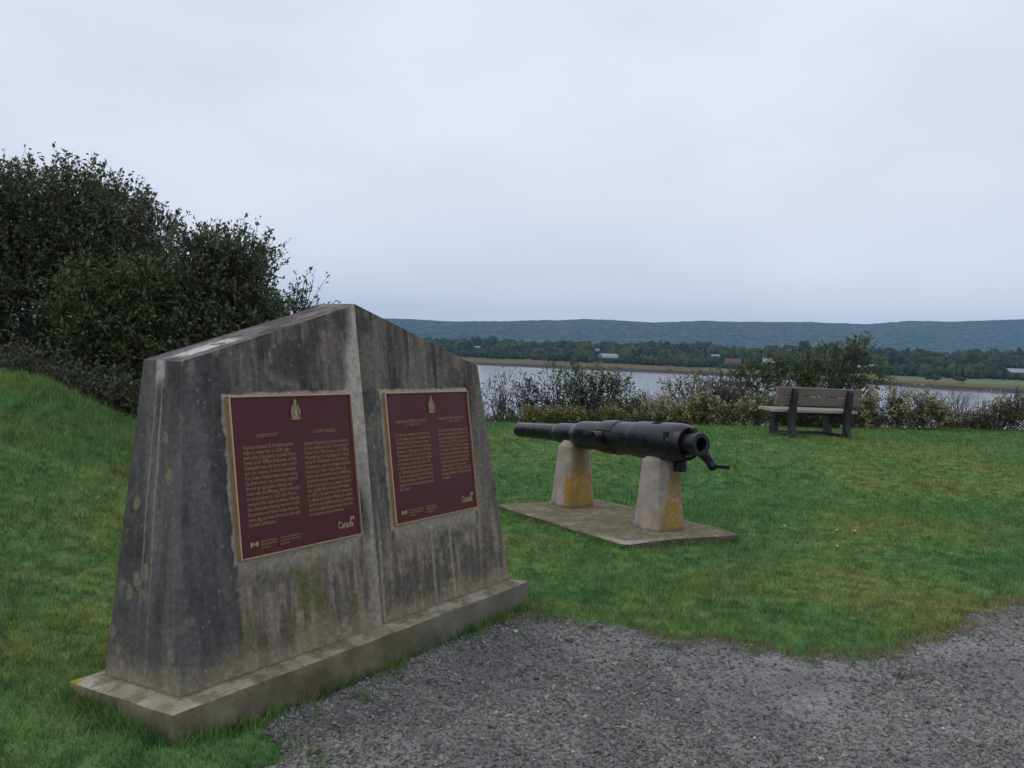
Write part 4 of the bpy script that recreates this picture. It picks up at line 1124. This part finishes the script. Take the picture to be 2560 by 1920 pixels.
E_('bare_bush', 'bare grey twigs standing before the water right of the bench', 18.4, [(2375, 1015, 36, 28), (2420, 1030, 26, 20), (2400, 1055, 44, 14)], 140, .045, Lgrey, 27, bare=.85, lpt=4, nbr=20, trad=.02, bark=Mbark2.m)
E_('rusty_bush', 'rust-tinged bush at the right edge of the picture', 17.2, [(2490, 1045, 50, 20), (2540, 1022, 36, 24), (2565, 1050, 50, 22), (2445, 1064, 34, 10)], 520, .055, Lrust, 28, lpt=9, nbr=7, trad=.02, blossom=.12, tl=(.12, .3))
gl = dict(lpt=14, nbr=5, trad=.012, tl=(.08, .2), blossom=.08)
E_('goldenrod_clump', 'yellow-green clump at the lawn edge over the muzzle end', 16.5, [(1325, 1050, 20, 20)], 110, .045, Lyel, 31, cat='plant', **gl)
E_('goldenrod_clump', 'narrow yellow-green clump over the barrel, second from the muzzle', 16.5, [(1385, 1050, 16, 16)], 90, .045, Lyel, 32, cat='plant', **gl)
E_('goldenrod_clump', 'rounded yellow clump above the trunnion', 16.5, [(1432, 1050, 26, 20)], 150, .045, Lyel, 33, cat='plant', **gl)
E_('goldenrod_clump', 'bright green-yellow clump just right of the trunnion', 16.5, [(1530, 1050, 24, 24)], 150, .045, Lyel, 34, cat='plant', **gl)
E_('goldenrod_clump', 'yellow-green clump just left of the tallest flowering bush', 16.6, [(1715, 1045, 22, 26)], 130, .045, Lyel, 38, cat='plant', **gl)
E_('goldenrod_clump', 'small green clump between the leafy and olive bushes', 16.6, [(1478, 1055, 18, 16)], 90, .045, Lmid, 39, cat='plant', lpt=14, nbr=5, trad=.012, tl=(.08, .2))
E_('low_brush', 'dark brush filling the lawn edge below the leafy bush', 18.0, [(1420, 1060, 60, 22), (1500, 1062, 40, 18), (1350, 1062, 50, 18), (1275, 1062, 40, 18), (1220, 1066, 30, 16)], 700, .05, Lmid, 35, lpt=9, nbr=4, trad=.015, tl=(.1, .22))
E_('low_brush', 'olive brush along the lawn edge between the bench and right edge', 18.0, [(2210, 1074, 60, 14), (2300, 1074, 60, 14), (2400, 1074, 60, 14), (2470, 1074, 50, 14)], 620, .05, Lolive, 36, lpt=9, nbr=4, trad=.015, tl=(.1, .22))
E_('low_brush', 'olive brush along the lawn edge left of the bench', 18.0, [(1620, 1074, 60, 14), (1720, 1074, 60, 14), (1820, 1074, 60, 14)], 520, .05, Lolive, 37, lpt=9, nbr=4, trad=.015, tl=(.1, .22))

# ------------------------------------------------------------------ far wood, houses
_ico = bmesh.new(); bmesh.ops.create_icosphere(_ico, subdivisions=2, radius=1)
_ico.verts.ensure_lookup_table()
IV = np.array([v.co[:] for v in _ico.verts]); IF = np.array([[v.index for v in f.verts] for f in _ico.faces]); _ico.free()
Mwood = Mat('far_foliage', .9, .1)
r_ = Mwood.rnd()
tint = Mwood.ramp(r_, [(0, (.020, .034, .017)), (.35, (.032, .050, .022)), (.7, (.050, .066, .026)), (.95, (.078, .082, .036))])
tn_ = Mwood.noise(.9, 4, .7)
Mwood.color(Mwood.mix(1.0, tint, Mwood.ramp(tn_, [(.3, (.55, .55, .55)), (.7, (1.5, 1.45, 1.3))]), 'MULTIPLY'))
Mwood.bump(tn_, 1.0, .8)
def crown_geo(c, rx, rz, r):
    """lumpy far crown: a knobbly ball made of lobes"""
    d = IV
    k = 1 + .35 * np.sin(d[:, 0] * 3.1 + r.random() * 6) * np.sin(d[:, 1] * 2.7 + r.random() * 6) + .25 * np.sin(d[:, 2] * 5 + r.random() * 6) * np.sin(d[:, 0] * 5.3 + r.random() * 6) + r.normal(size=len(d)) * .10
    return c + d * np.array([rx, rx, rz]) * k[:, None]
BUILD = []     # (x, y, half angle) of houses that stay visible through the wood
def far_ground(x, y): return float(far_z(np.array([float(x)]), np.array([y - float(shore(np.array([float(x)]))[0])]))[0])

Mwall = simple('white_house_wall', (.36, .355, .345), .8, .3, .1, 1)
Mroofw = simple('pale_metal_roof', (.27, .29, .31), .6, .4, .12, .5)
Mroofr = simple('red_brown_roof', (.13, .055, .045), .8, .3, .2, 1)
Mroofg = simple('grey_roof', (.26, .25, .25), .8, .3, .2, 1)
Mwin = simple('dark_window', (.03, .035, .04), .2, .5, .1, 1)
Mbeige = simple('beige_wall', (.42, .33, .25), .8, .3, .1, 1)
def house(name, label, px, py, D, L, Dp_, hw, hr, rot, wall, roof, nwin=3, chimney=False, arch=False, cat='house'):
    """py is the eave line in the photograph; the house stands on the far land, on a rise if it shows high"""
    p = at(px, py, D)
    gz = far_ground(p.x, p.y)
    base = p.z - hw
    root = empty(name, (p.x, p.y, base)); root.rotation_euler = (0, 0, rot)
    bm = bmesh.new(); add_box(bm, (0, 0, (hw + min(gz - base, 0) - .5) / 2), (L, Dp_, hw - min(gz - base, 0) + .5))
    bm_obj('wall', bm, wall, root)
    bm = bmesh.new()
    ov = .4
    if arch:
        prof_ = [(-Dp_ / 2 - ov, hw), (-Dp_ / 2 * .8, hw + hr * .55), (-Dp_ / 2 * .4, hw + hr * .9), (0, hw + hr), (Dp_ / 2 * .4, hw + hr * .9), (Dp_ / 2 * .8, hw + hr * .55), (Dp_ / 2 + ov, hw)]
    else: prof_ = [(-Dp_ / 2 - ov, hw), (0, hw + hr), (Dp_ / 2 + ov, hw), (0, hw + .2)][:3]
    extrude_poly(bm, prof_, lambda a_, b_, t: Vector((t, a_, b_)), -L / 2 - ov, L / 2 + ov)
    rf = bm_obj('roof', bm, roof, root)
    if chimney:
        bm = bmesh.new(); add_box(bm, (L * .25, 0, hw + hr + .3), (.7, .7, 1.6)); bm_obj('chimney', bm, Mroofr.m, rf)
    for i in range(nwin):
        bm = bmesh.new(); add_box(bm, (L * ((i + .5) / nwin - .5), -Dp_ / 2 - .02, hw * .55), (min(1.3, L / nwin * .5), .1, hw * .4)); bm_obj('window', bm, Mwin.m, root)
    tag(root, label, cat)
    BUILD.append((p.x / p.y, (L / 2 + 2) / D, p.y, base + hw * .75))
    # the rise it stands on
    return root
house('barn', 'pale-roofed barn among the far trees above the middle of the cannon', 1520, 894, 560, 11.0, 9, 1.6, 2.6, .25, Mwall.m, Mroofw.m, 4, arch=True, cat='barn')
house('cottage', 'small white cottage with a red-brown roof across the river', 1831, 906, 500, 8.5, 6, 1.9, 2.3, .1, Mwall.m, Mroofr.m, 3)
house('farmhouse', 'white farmhouse with a pale gable just left of the tree behind the bench', 1925, 907, 500, 8.5, 7, 2.2, 2.9, -.4, Mwall.m, Mroofw.m, 3, True)
house('long_barn', 'long pale-roofed barn across the river at the right edge', 2548, 931, 430, 14, 7, 1.6, 1.9, .1, Mwall.m, Mroofw.m, 6, cat='barn')
house('hill_house', 'tiny white house high in the far wood right of the monument', 1193, 868, 900, 6.5, 5, 1.9, 1.2, .1, Mwall.m, Mroofw.m, 2)
house('wood_house', 'tiny beige house in the far wood above the pale barn', 1490, 876, 800, 5.5, 5, 1.9, 1.5, .1, Mbeige.m, Mroofg.m, 2)
house('tan_house', 'tiny tan house in the far wood left of the red-roofed cottage', 1788, 890, 700, 6.5, 5, 1.6, 1.3, .1, Mbeige.m, Mroofg.m, 2)
house('white_shed', 'small white shed beyond the pale field right of the spreading tree', 2150, 918, 470, 5.5, 4, 1.7, 1.0, .1, Mwall.m, Mroofw.m, 2, cat='shed')
house('white_shed', 'second smaller white shed right beside the first shed', 2178, 916, 475, 3.2, 3, 2.0, 1.2, .1, Mwall.m, Mroofw.m, 1, cat='shed')

r = np.random.default_rng(21)
Vs, Fs, Rs = [], [], []; cnt = 0
def treeline(px):          # distance of the wood's front edge at this direction
    return np.interp(px, [-400, 900, 1100, 1400, 1800, 2100, 2300, 2560, 3200], [700, 640, 590, 540, 470, 432, 400, 385, 370])
N = 6500
for i in range(N):
    px = r.uniform(-300, 2900)
    d0 = treeline(px)
    D = d0 + abs(r.normal()) * 50 + (r.random() < .55) * r.uniform(0, 520)
    x = (px - 1280) / FPX * D
    hh = r.uniform(4.0, 7.8) * (1 if D > d0 + 30 else .6) * (.72 + .75 * float(vnoise(np.array([px * .022]), np.array([D * .012]), 5)[0]))
    if fbm(np.array([px * .012]), np.array([D * .01]), 51, 3)[0] > .58: hh *= 1.18
    skip = False
    for (t, hw_, yb, zb) in BUILD:
        if abs(x / D - t) < hw_ + .004:
            gz = far_ground(x, D)
            if D < yb - 4:
                lim = (1.6 + (zb - 1.6) * D / yb - gz) / 1.12
                if lim < 1.2: skip = True
                else: hh = min(hh, lim)
            elif abs(D - yb) < 7: skip = True
    if skip: continue
    gz = far_ground(x, D)
    rx = hh * r.uniform(.34, .52)
    Vc = crown_geo(np.array([x, D, gz + hh * .52]), rx, hh * .5, r)
    Vs.append(Vc); Fs.append(IF + cnt); cnt += len(Vc); Rs.append(np.clip(np.full(len(IF), r.random()) + r.normal(size=len(IF)) * .12, 0, 1))
tag(np_mesh('far_wood', np.concatenate(Vs), np.concatenate(Fs), Mwood.m, None, np.concatenate(Rs), smooth=False),
    'mass of dark trees along the far side of the river below the blue hills', 'woods', kind='stuff')

def far_tree(px, D, hh, wide, seed, label, group=None):
    r = np.random.default_rng(seed)
    x = (px - 1280) / FPX * D; y = D; gz = far_ground(x, y)
    root = empty('far_tree', (x, y, gz))
    bm = bmesh.new(); add_tube(bm, [(0, 0, -.5), (0, 0, hh * .3), (.1, 0, hh * .6)], [hh * .035, hh * .028, hh * .01], 6)
    bm_obj('trunk', bm, Mbark.m, root)
    Vs, Fs, Rs = [], [], []; c = 0
    for i in range(7):
        o_ = np.array([r.normal() * wide * .32, r.normal() * wide * .3, hh * (.55 + r.uniform(-.14, .24))])
        Vc = crown_geo(o_, wide * .36 * r.uniform(.7, 1.1), hh * .24, r); Vs.append(Vc); Fs.append(IF + c); c += len(Vc)
        Rs.append(np.clip(np.full(len(IF), r.uniform(0, .6)) + r.normal(size=len(IF)) * .12, 0, 1))
    np_mesh('crown', np.concatenate(Vs), np.concatenate(Fs), Mwood.m, root, np.concatenate(Rs))
    tag(root, label, 'tree', group or 'trees standing out of the far wood')
far_tree(1418, 640, 12.5, 8, 1, 'tall rounded tree standing out of the far wood left of the pale barn')
far_tree(1332, 650, 11, 8, 2, 'rounded tree in the far wood, farther left of the pale barn')
far_tree(1632, 640, 13.0, 11, 3, 'broadest dark tree standing out of the far wood right of the pale barn')
far_tree(1705, 640, 11.5, 9, 4, 'pale green tree right of the broadest far tree')
far_tree(2010, 600, 14.5, 11, 5, 'dark far tree showing over the left half of the tree behind the bench')
far_tree(2075, 605, 14.0, 10, 6, 'dark far tree showing over the middle of the tree behind the bench')
far_tree(2335, 352, 2.8, 4.2, 7, 'low dark bush alone on the far field right of the bench')
far_tree(2400, 345, 2.4, 2.6, 8, 'small lone tree on the far field above the mud flats')
far_tree(1250, 548, 2.6, 6, 9, 'low bush on the far meadow just right of the monument')

Mpole = simple('weathered_pole', (.42, .40, .37), .8, .3, .15, 1)
def pole(name, px, D, h, rad, label, cat, z=None):
    x = (px - 1280) / FPX * D; gz = far_ground(x, D) if z is None else z
    bm = bmesh.new(); add_tube(bm, [(0, 0, -.8), (0, 0, h)], [rad, rad * .75], 8)
    if cat == 'pole': add_box(bm, (0, 0, h - 1.0), (1.6, .14, .14))
    o = bm_obj(name, bm, Mpole.m); o.location = (x, D, gz)
    tag(o, label, cat)
pole('utility_pole', 2484, 425, 6.0, .15, 'pale utility pole before the far wood near the right edge', 'pole')
for i, (px, lab) in enumerate(((2466, 'leftmost thin stake in the water by the mud flats'), (2478, 'middle thin stake in the water by the mud flats'), (2502, 'rightmost thin stake in the water by the mud flats'))):
    pole('river_stake', px, 284 - i * 2, 1.6, .10, lab, 'stake', WZ)

# ------------------------------------------------------------------ grass, gravel stones, weeds
def clear_of_things(x, y):
    P = np.stack([x, y, np.zeros_like(x)], -1)
    ok = np.ones(len(x), bool)
    for Mx, (x0, x1, y0, y1) in ((MM, (-Lp / 2 + sP, Lp / 2 + sP, -Dp / 2 - dP, Dp / 2 - dP)), (GM, (SL[0] + .02, SL[1] - .01, SL[2] + .02, SL[3] - .02))):
        iv = np.array(Mx.inverted())
        L = P @ iv[:3, :3].T + iv[:3, 3]
        ok &= ~((L[:, 0] > x0) & (L[:, 0] < x1) & (L[:, 1] > y0) & (L[:, 1] < y1))
    return ok
def blades(x, y, h, wd, lean, r, fw=None):
    n = len(x)
    z = ground_h(x, y)
    P = np.stack([x, y, z - .004], -1)
    a_ = r.uniform(0, 2 * math.pi, n); sd = np.stack([np.cos(a_), np.sin(a_), np.zeros(n)], -1)
    b_ = r.uniform(0, 2 * math.pi, n); ln = lean * r.random(n) ** .7
    tip = P + np.stack([np.cos(b_) * ln * h, np.sin(b_) * ln * h, h * np.sqrt(np.maximum(1 - ln * ln * .6, .1))], -1)
    V = np.stack([P - sd * wd[:, None] / 2, P + sd * wd[:, None] / 2, tip], 1).reshape(-1, 3)
    return V, np.arange(3 * n).reshape(-1, 3)
r = np.random.default_rng(99)
N = 2600000
yy = r.uniform(2.3, 17.2, N); xx = r.uniform(-1, 1, N) * (.66 * yy + 1.6)
keep = r.random(N) < np.minimum(1, (3.6 / yy) ** 1.35) * (.66 * yy + 1.6) / (.66 * 17.2 + 1.6) * 1.25
xx, yy = xx[keep], yy[keep]
og = on_gravel(xx, yy)
def near_edge(x, y, d):
    a_ = np.ones(len(x), bool)
    for dx, dy in ((d, 0), (-d, 0), (0, d), (0, -d)): a_ &= on_gravel(x + dx, y + dy)
    return ~a_
spill = near_edge(xx, yy, .16) & (fbm(xx * 9, yy * 9, 67, 3) > .50) | (near_edge(xx, yy, .30) & (xx < .1) & (fbm(xx * 7, yy * 7, 68, 3) > .55))
ok = (~og | spill) & clear_of_things(xx, yy)
xx, yy = xx[ok], yy[ok]
print('blades', len(xx))
hmap = .016 + .030 * fbm(xx * 1.3, yy * 1.3, 61, 4) + .034 * np.clip(fbm(xx * 7, yy * 7, 63, 3) - .35, 0, 1) + np.clip((-xx - 2.0) / 3, 0, 1) * .035
h = 1.05 * hmap * np.clip(r.lognormal(0, .38, len(xx)), .4, 2.6)
wd = .0042 * r.uniform(.7, 1.4, len(xx)) * np.clip((yy / 4.5), 1, 4) ** .85
V, F = blades(xx, yy, h, wd, .95, r)
tag(np_mesh('grass', V, F, Mblade.m, None, r.random(len(xx))), 'short mown grass with straw patches covering the lawn', 'grass', kind='stuff')

# longer unmown grass on the mound crest, by the slab and round the monument foot
def around(Mx, x0, x1, y0, y1, n, off, r):
    s = r.random(n) * 2 * ((x1 - x0) + (y1 - y0)); out_ = []
    for q in s:
        A, Bq = x1 - x0, y1 - y0
        o_ = abs(r.normal()) * off + .004
        if q < A: p = (x0 + q, y0 - o_)
        elif q < A + Bq: p = (x1 + o_, y0 + q - A)
        elif q < 2 * A + Bq: p = (x0 + q - A - Bq, y1 + o_)
        else: p = (x0 - o_, y0 + q - 2 * A - Bq)
        v_ = Mx @ Vector((p[0], p[1], 0)); out_.append((v_.x, v_.y))
    return np.array(out_)
Pm = around(MM, -Lp / 2 + sP, Lp / 2 + sP, -Dp / 2 - dP, Dp / 2 - dP, 5200, .03, r)
iv = np.array(MM.inverted()); Lx = (np.c_[Pm, np.zeros(len(Pm))] @ iv[:3, :3].T + iv[:3, 3])
frontside = Lx[:, 1] < -Dp / 2
dens = np.where(frontside, (fbm(Lx[:, 0] * 5, Lx[:, 0] * 0, 71, 3) > .50) | (Lx[:, 0] < -.75), True)
Pm = Pm[dens]
Ps = around(GM, SL[0] + .03, SL[1] - .03, SL[2] + .03, SL[3] - .03, 9000, .035, r)
Ps = Ps[fbm(Ps[:, 0] * 3.5, Ps[:, 1] * 3.5, 73, 3) > .42]
xm = r.uniform(-7, -2.2, 14000); ym = r.uniform(7.0, 9.8, 14000)
XY = np.concatenate([Pm, Ps, np.stack([xm, ym], -1)])
hh = np.concatenate([np.full(len(Pm), .075), np.full(len(Ps), .050), np.full(len(xm), .12)]) * r.uniform(.5, 1.3, len(XY))
V, F = blades(XY[:, 0], XY[:, 1], hh, np.full(len(XY), .0055), .8, r)
tag(np_mesh('long_grass', V, F, Mblade.m, None, r.random(len(XY))), 'longer grass round the stone feet and on the mound crest', 'grass', kind='stuff')

# straw fringe where the lawn meets the gravel
fx = r.uniform(-1.3, 4.6, 160000); fy = r.uniform(3.0, 6.4, 160000)
gq = on_gravel(fx, fy)
nearb = np.zeros(len(fx), bool)
for dx, dy in ((.10, 0), (-.10, 0), (0, .10), (0, -.10)): nearb |= on_gravel(fx + dx, fy + dy) != gq
nearb &= clear_of_things(fx, fy) & (fbm(fx * 4, fy * 4, 81, 3) > .46) & (fx > .1)
fx, fy = fx[nearb][:16000], fy[nearb][:16000]
Mstraw = Mat('straw_blades', .8, .1)
r_ = Mstraw.rnd(); Mstraw.leafy(Mstraw.ramp(r_, [(0, (.20, .165, .09)), (.6, (.34, .28, .17)), (.9, (.15, .17, .06))]), .3)
V, F = blades(fx, fy, .035 * r.uniform(.5, 1.4, len(fx)), np.full(len(fx), .005), 1.0, r)
tag(np_mesh('dry_grass', V, F, Mstraw.m, None, r.random(len(fx))), 'straw-coloured dry grass fringing the gravel', 'grass', kind='stuff')

# gravel stones: chips of eight faces
N = 210000
yy = r.uniform(2.35, 6.4, N) ; xx = r.uniform(-1, 1, N) * (.66 * yy + 1.0)
ok = (r.random(N) < np.minimum(1, (3.2 / yy) ** 1.2)) & on_gravel(xx, yy) & clear_of_things(xx, yy)
ok &= r.random(N) < np.clip(.25 + 1.7 * (fbm(xx * 1.6, yy * 1.6, 91, 4) - .33) + np.clip((.9 - xx) * .35, -.1, .6), .12, 1)
xx, yy = xx[ok][:90000], yy[ok][:90000]; n = len(xx)
print('stones', n)
size = np.clip(r.lognormal(math.log(.0066), .38, n), .003, .018)
OV = np.array([(1, 0, 0), (-1, 0, 0), (0, 1, 0), (0, -1, 0), (0, 0, 1), (0, 0, -1)], float)
OF = np.array([(0, 2, 4), (2, 1, 4), (1, 3, 4), (3, 0, 4), (2, 0, 5), (1, 2, 5), (3, 1, 5), (0, 3, 5)])
sv = OV[None] * (size[:, None, None] * np.stack([r.uniform(.85, 1.3, n), r.uniform(.75, 1.05, n), r.uniform(.5, .95, n)], -1)[:, None, :]) 
sv = sv + r.normal(size=sv.shape) * (size * .22)[:, None, None]
q1 = r.normal(size=(n, 4)) * np.array([1, .35, .35, 1]); q1 /= np.linalg.norm(q1, axis=1, keepdims=True)
w_, x_, y_, z_ = q1.T
R3 = np.stack([np.stack([1 - 2 * (y_**2 + z_**2), 2 * (x_*y_ - z_*w_), 2 * (x_*z_ + y_*w_)], -1), np.stack([2 * (x_*y_ + z_*w_), 1 - 2 * (x_**2 + z_**2), 2 * (y_*z_ - x_*w_)], -1), np.stack([2 * (x_*z_ - y_*w_), 2 * (y_*z_ + x_*w_), 1 - 2 * (x_**2 + y_**2)], -1)], 1)
sv = np.einsum('nij,nkj->nki', R3, sv) + np.stack([xx, yy, ground_h(xx, yy) + size * .25], -1)[:, None, :]
V = sv.reshape(-1, 3); F = (OF[None] + np.arange(n)[:, None, None] * 6).reshape(-1, 3)
tag(np_mesh('gravel', V, F, Mstone.m, None, np.repeat(r.random(n), 8)), 'loose crushed grey gravel scattered over the path', 'gravel', kind='stuff')

# small weeds in the gravel and along the plinth
def weed(px, py, size, seed, label, n=70):
    d_ = ray(px, py); t = -CAM_H / d_.z; x, y = d_.x * t, d_.y * t
    r = np.random.default_rng(seed)
    root = empty('weed_tuft', (x, y, tz1(x, y)))
    P = np.stack([r.normal(size=n) * size * .55, r.normal(size=n) * size * .45, np.abs(r.normal(size=n)) * size * .12], -1)
    D = norm(np.stack([r.normal(size=n), r.normal(size=n), r.uniform(.2, 1.0, n)], -1)); Nn = norm(np.stack([r.normal(size=n) * .4, r.normal(size=n) * .4, np.ones(n)], -1))
    Ls = size * r.uniform(.3, .7, n)
    V_, F_ = leaf_mesh(P, D, Nn, Ls, Ls * .32)
    np_mesh('leaves', V_, F_, Lweed, root, np.repeat(r.random(n), 2))
    tag(root, label, 'weed', 'weeds by the gravel')
Lweed = leaf_mat('weed_leaf', (.030, .062, .018), (.050, .100, .028), (.10, .14, .045))
weed(1024, 1643, .085, 1, 'largest green weed where the plinth front meets the gravel', 150)
weed(740, 1745, .10, 2, 'broad weed patch beside the plinth, nearest the grass corner', 150)
weed(1075, 1718, .035, 3, 'small weed alone in the gravel before the plinth', 40)
weed(2256, 1695, .045, 4, 'small yellowish weed in the gravel at the right, farther one', 50)
weed(2190, 1745, .04, 5, 'small weed in the gravel at the right, nearer one', 40)
weed(930, 1688, .05, 6, 'little weed against the plinth between the two bigger weeds', 60)
weed(1180, 1575, .06, 7, 'weed at the plinth near its right end', 80)
weed(1420, 1612, .04, 8, 'little weed at the lawn corner of the gravel', 40)

Myel = simple('dandelion_yellow', (.62, .50, .03), .8, .1, .1, 40)
Mstem = simple('dandelion_stem', (.08, .13, .04), .8, .1, .1, 40)
for (px, py, lab) in ((1960, 1314, 'yellow dandelion nearest the cannon slab corner'), (2090, 1333, 'yellow dandelion, left one of the close pair in the lawn'), (2136, 1336, 'yellow dandelion, right one of the close pair in the lawn'), (2092, 1374, 'yellow dandelion nearest the gravel path')):
    d_ = ray(px, py); t = -CAM_H / d_.z; x, y = d_.x * t, d_.y * t
    root = empty('dandelion', (x, y, tz1(x, y)))
    bm = bmesh.new(); add_tube(bm, [(0, 0, -.01), (.004, 0, .05)], .0022, 5); bm_obj('stem', bm, Mstem.m, root)
    bm = bmesh.new(); add_tube(bm, [(.004, 0, .046), (.004, 0, .052), (.004, 0, .058)], [.006, .013, .008], 9); bm_obj('flower_head', bm, Myel.m, root)
    tag(root, lab, 'flower', 'yellow dandelions in the lawn')
# ------------------------------------------------------------------ air
HAZE_DENSITY = .00015
hm = bpy.data.materials.new('haze_air'); hm.use_nodes = True
ht = hm.node_tree
for n in list(ht.nodes): ht.nodes.remove(n)
ho = ht.nodes.new('ShaderNodeOutputMaterial'); hv = ht.nodes.new('ShaderNodeVolumePrincipled')
hv.inputs['Color'].default_value = (.33, .63, 1.0, 1)
hv.inputs['Density'].default_value = HAZE_DENSITY
hv.inputs['Anisotropy'].default_value = 0.0
ht.links.new(hv.outputs[0], ho.inputs['Volume'])
bm = bmesh.new()
add_box(bm, (0, 2100, (Vh[:, 2].max() + 6 - 16) / 2), (6400, 4800, Vh[:, 2].max() + 6 + 16))
hz = bm_obj('haze', bm, hm)
tag(hz, kind='stuff')
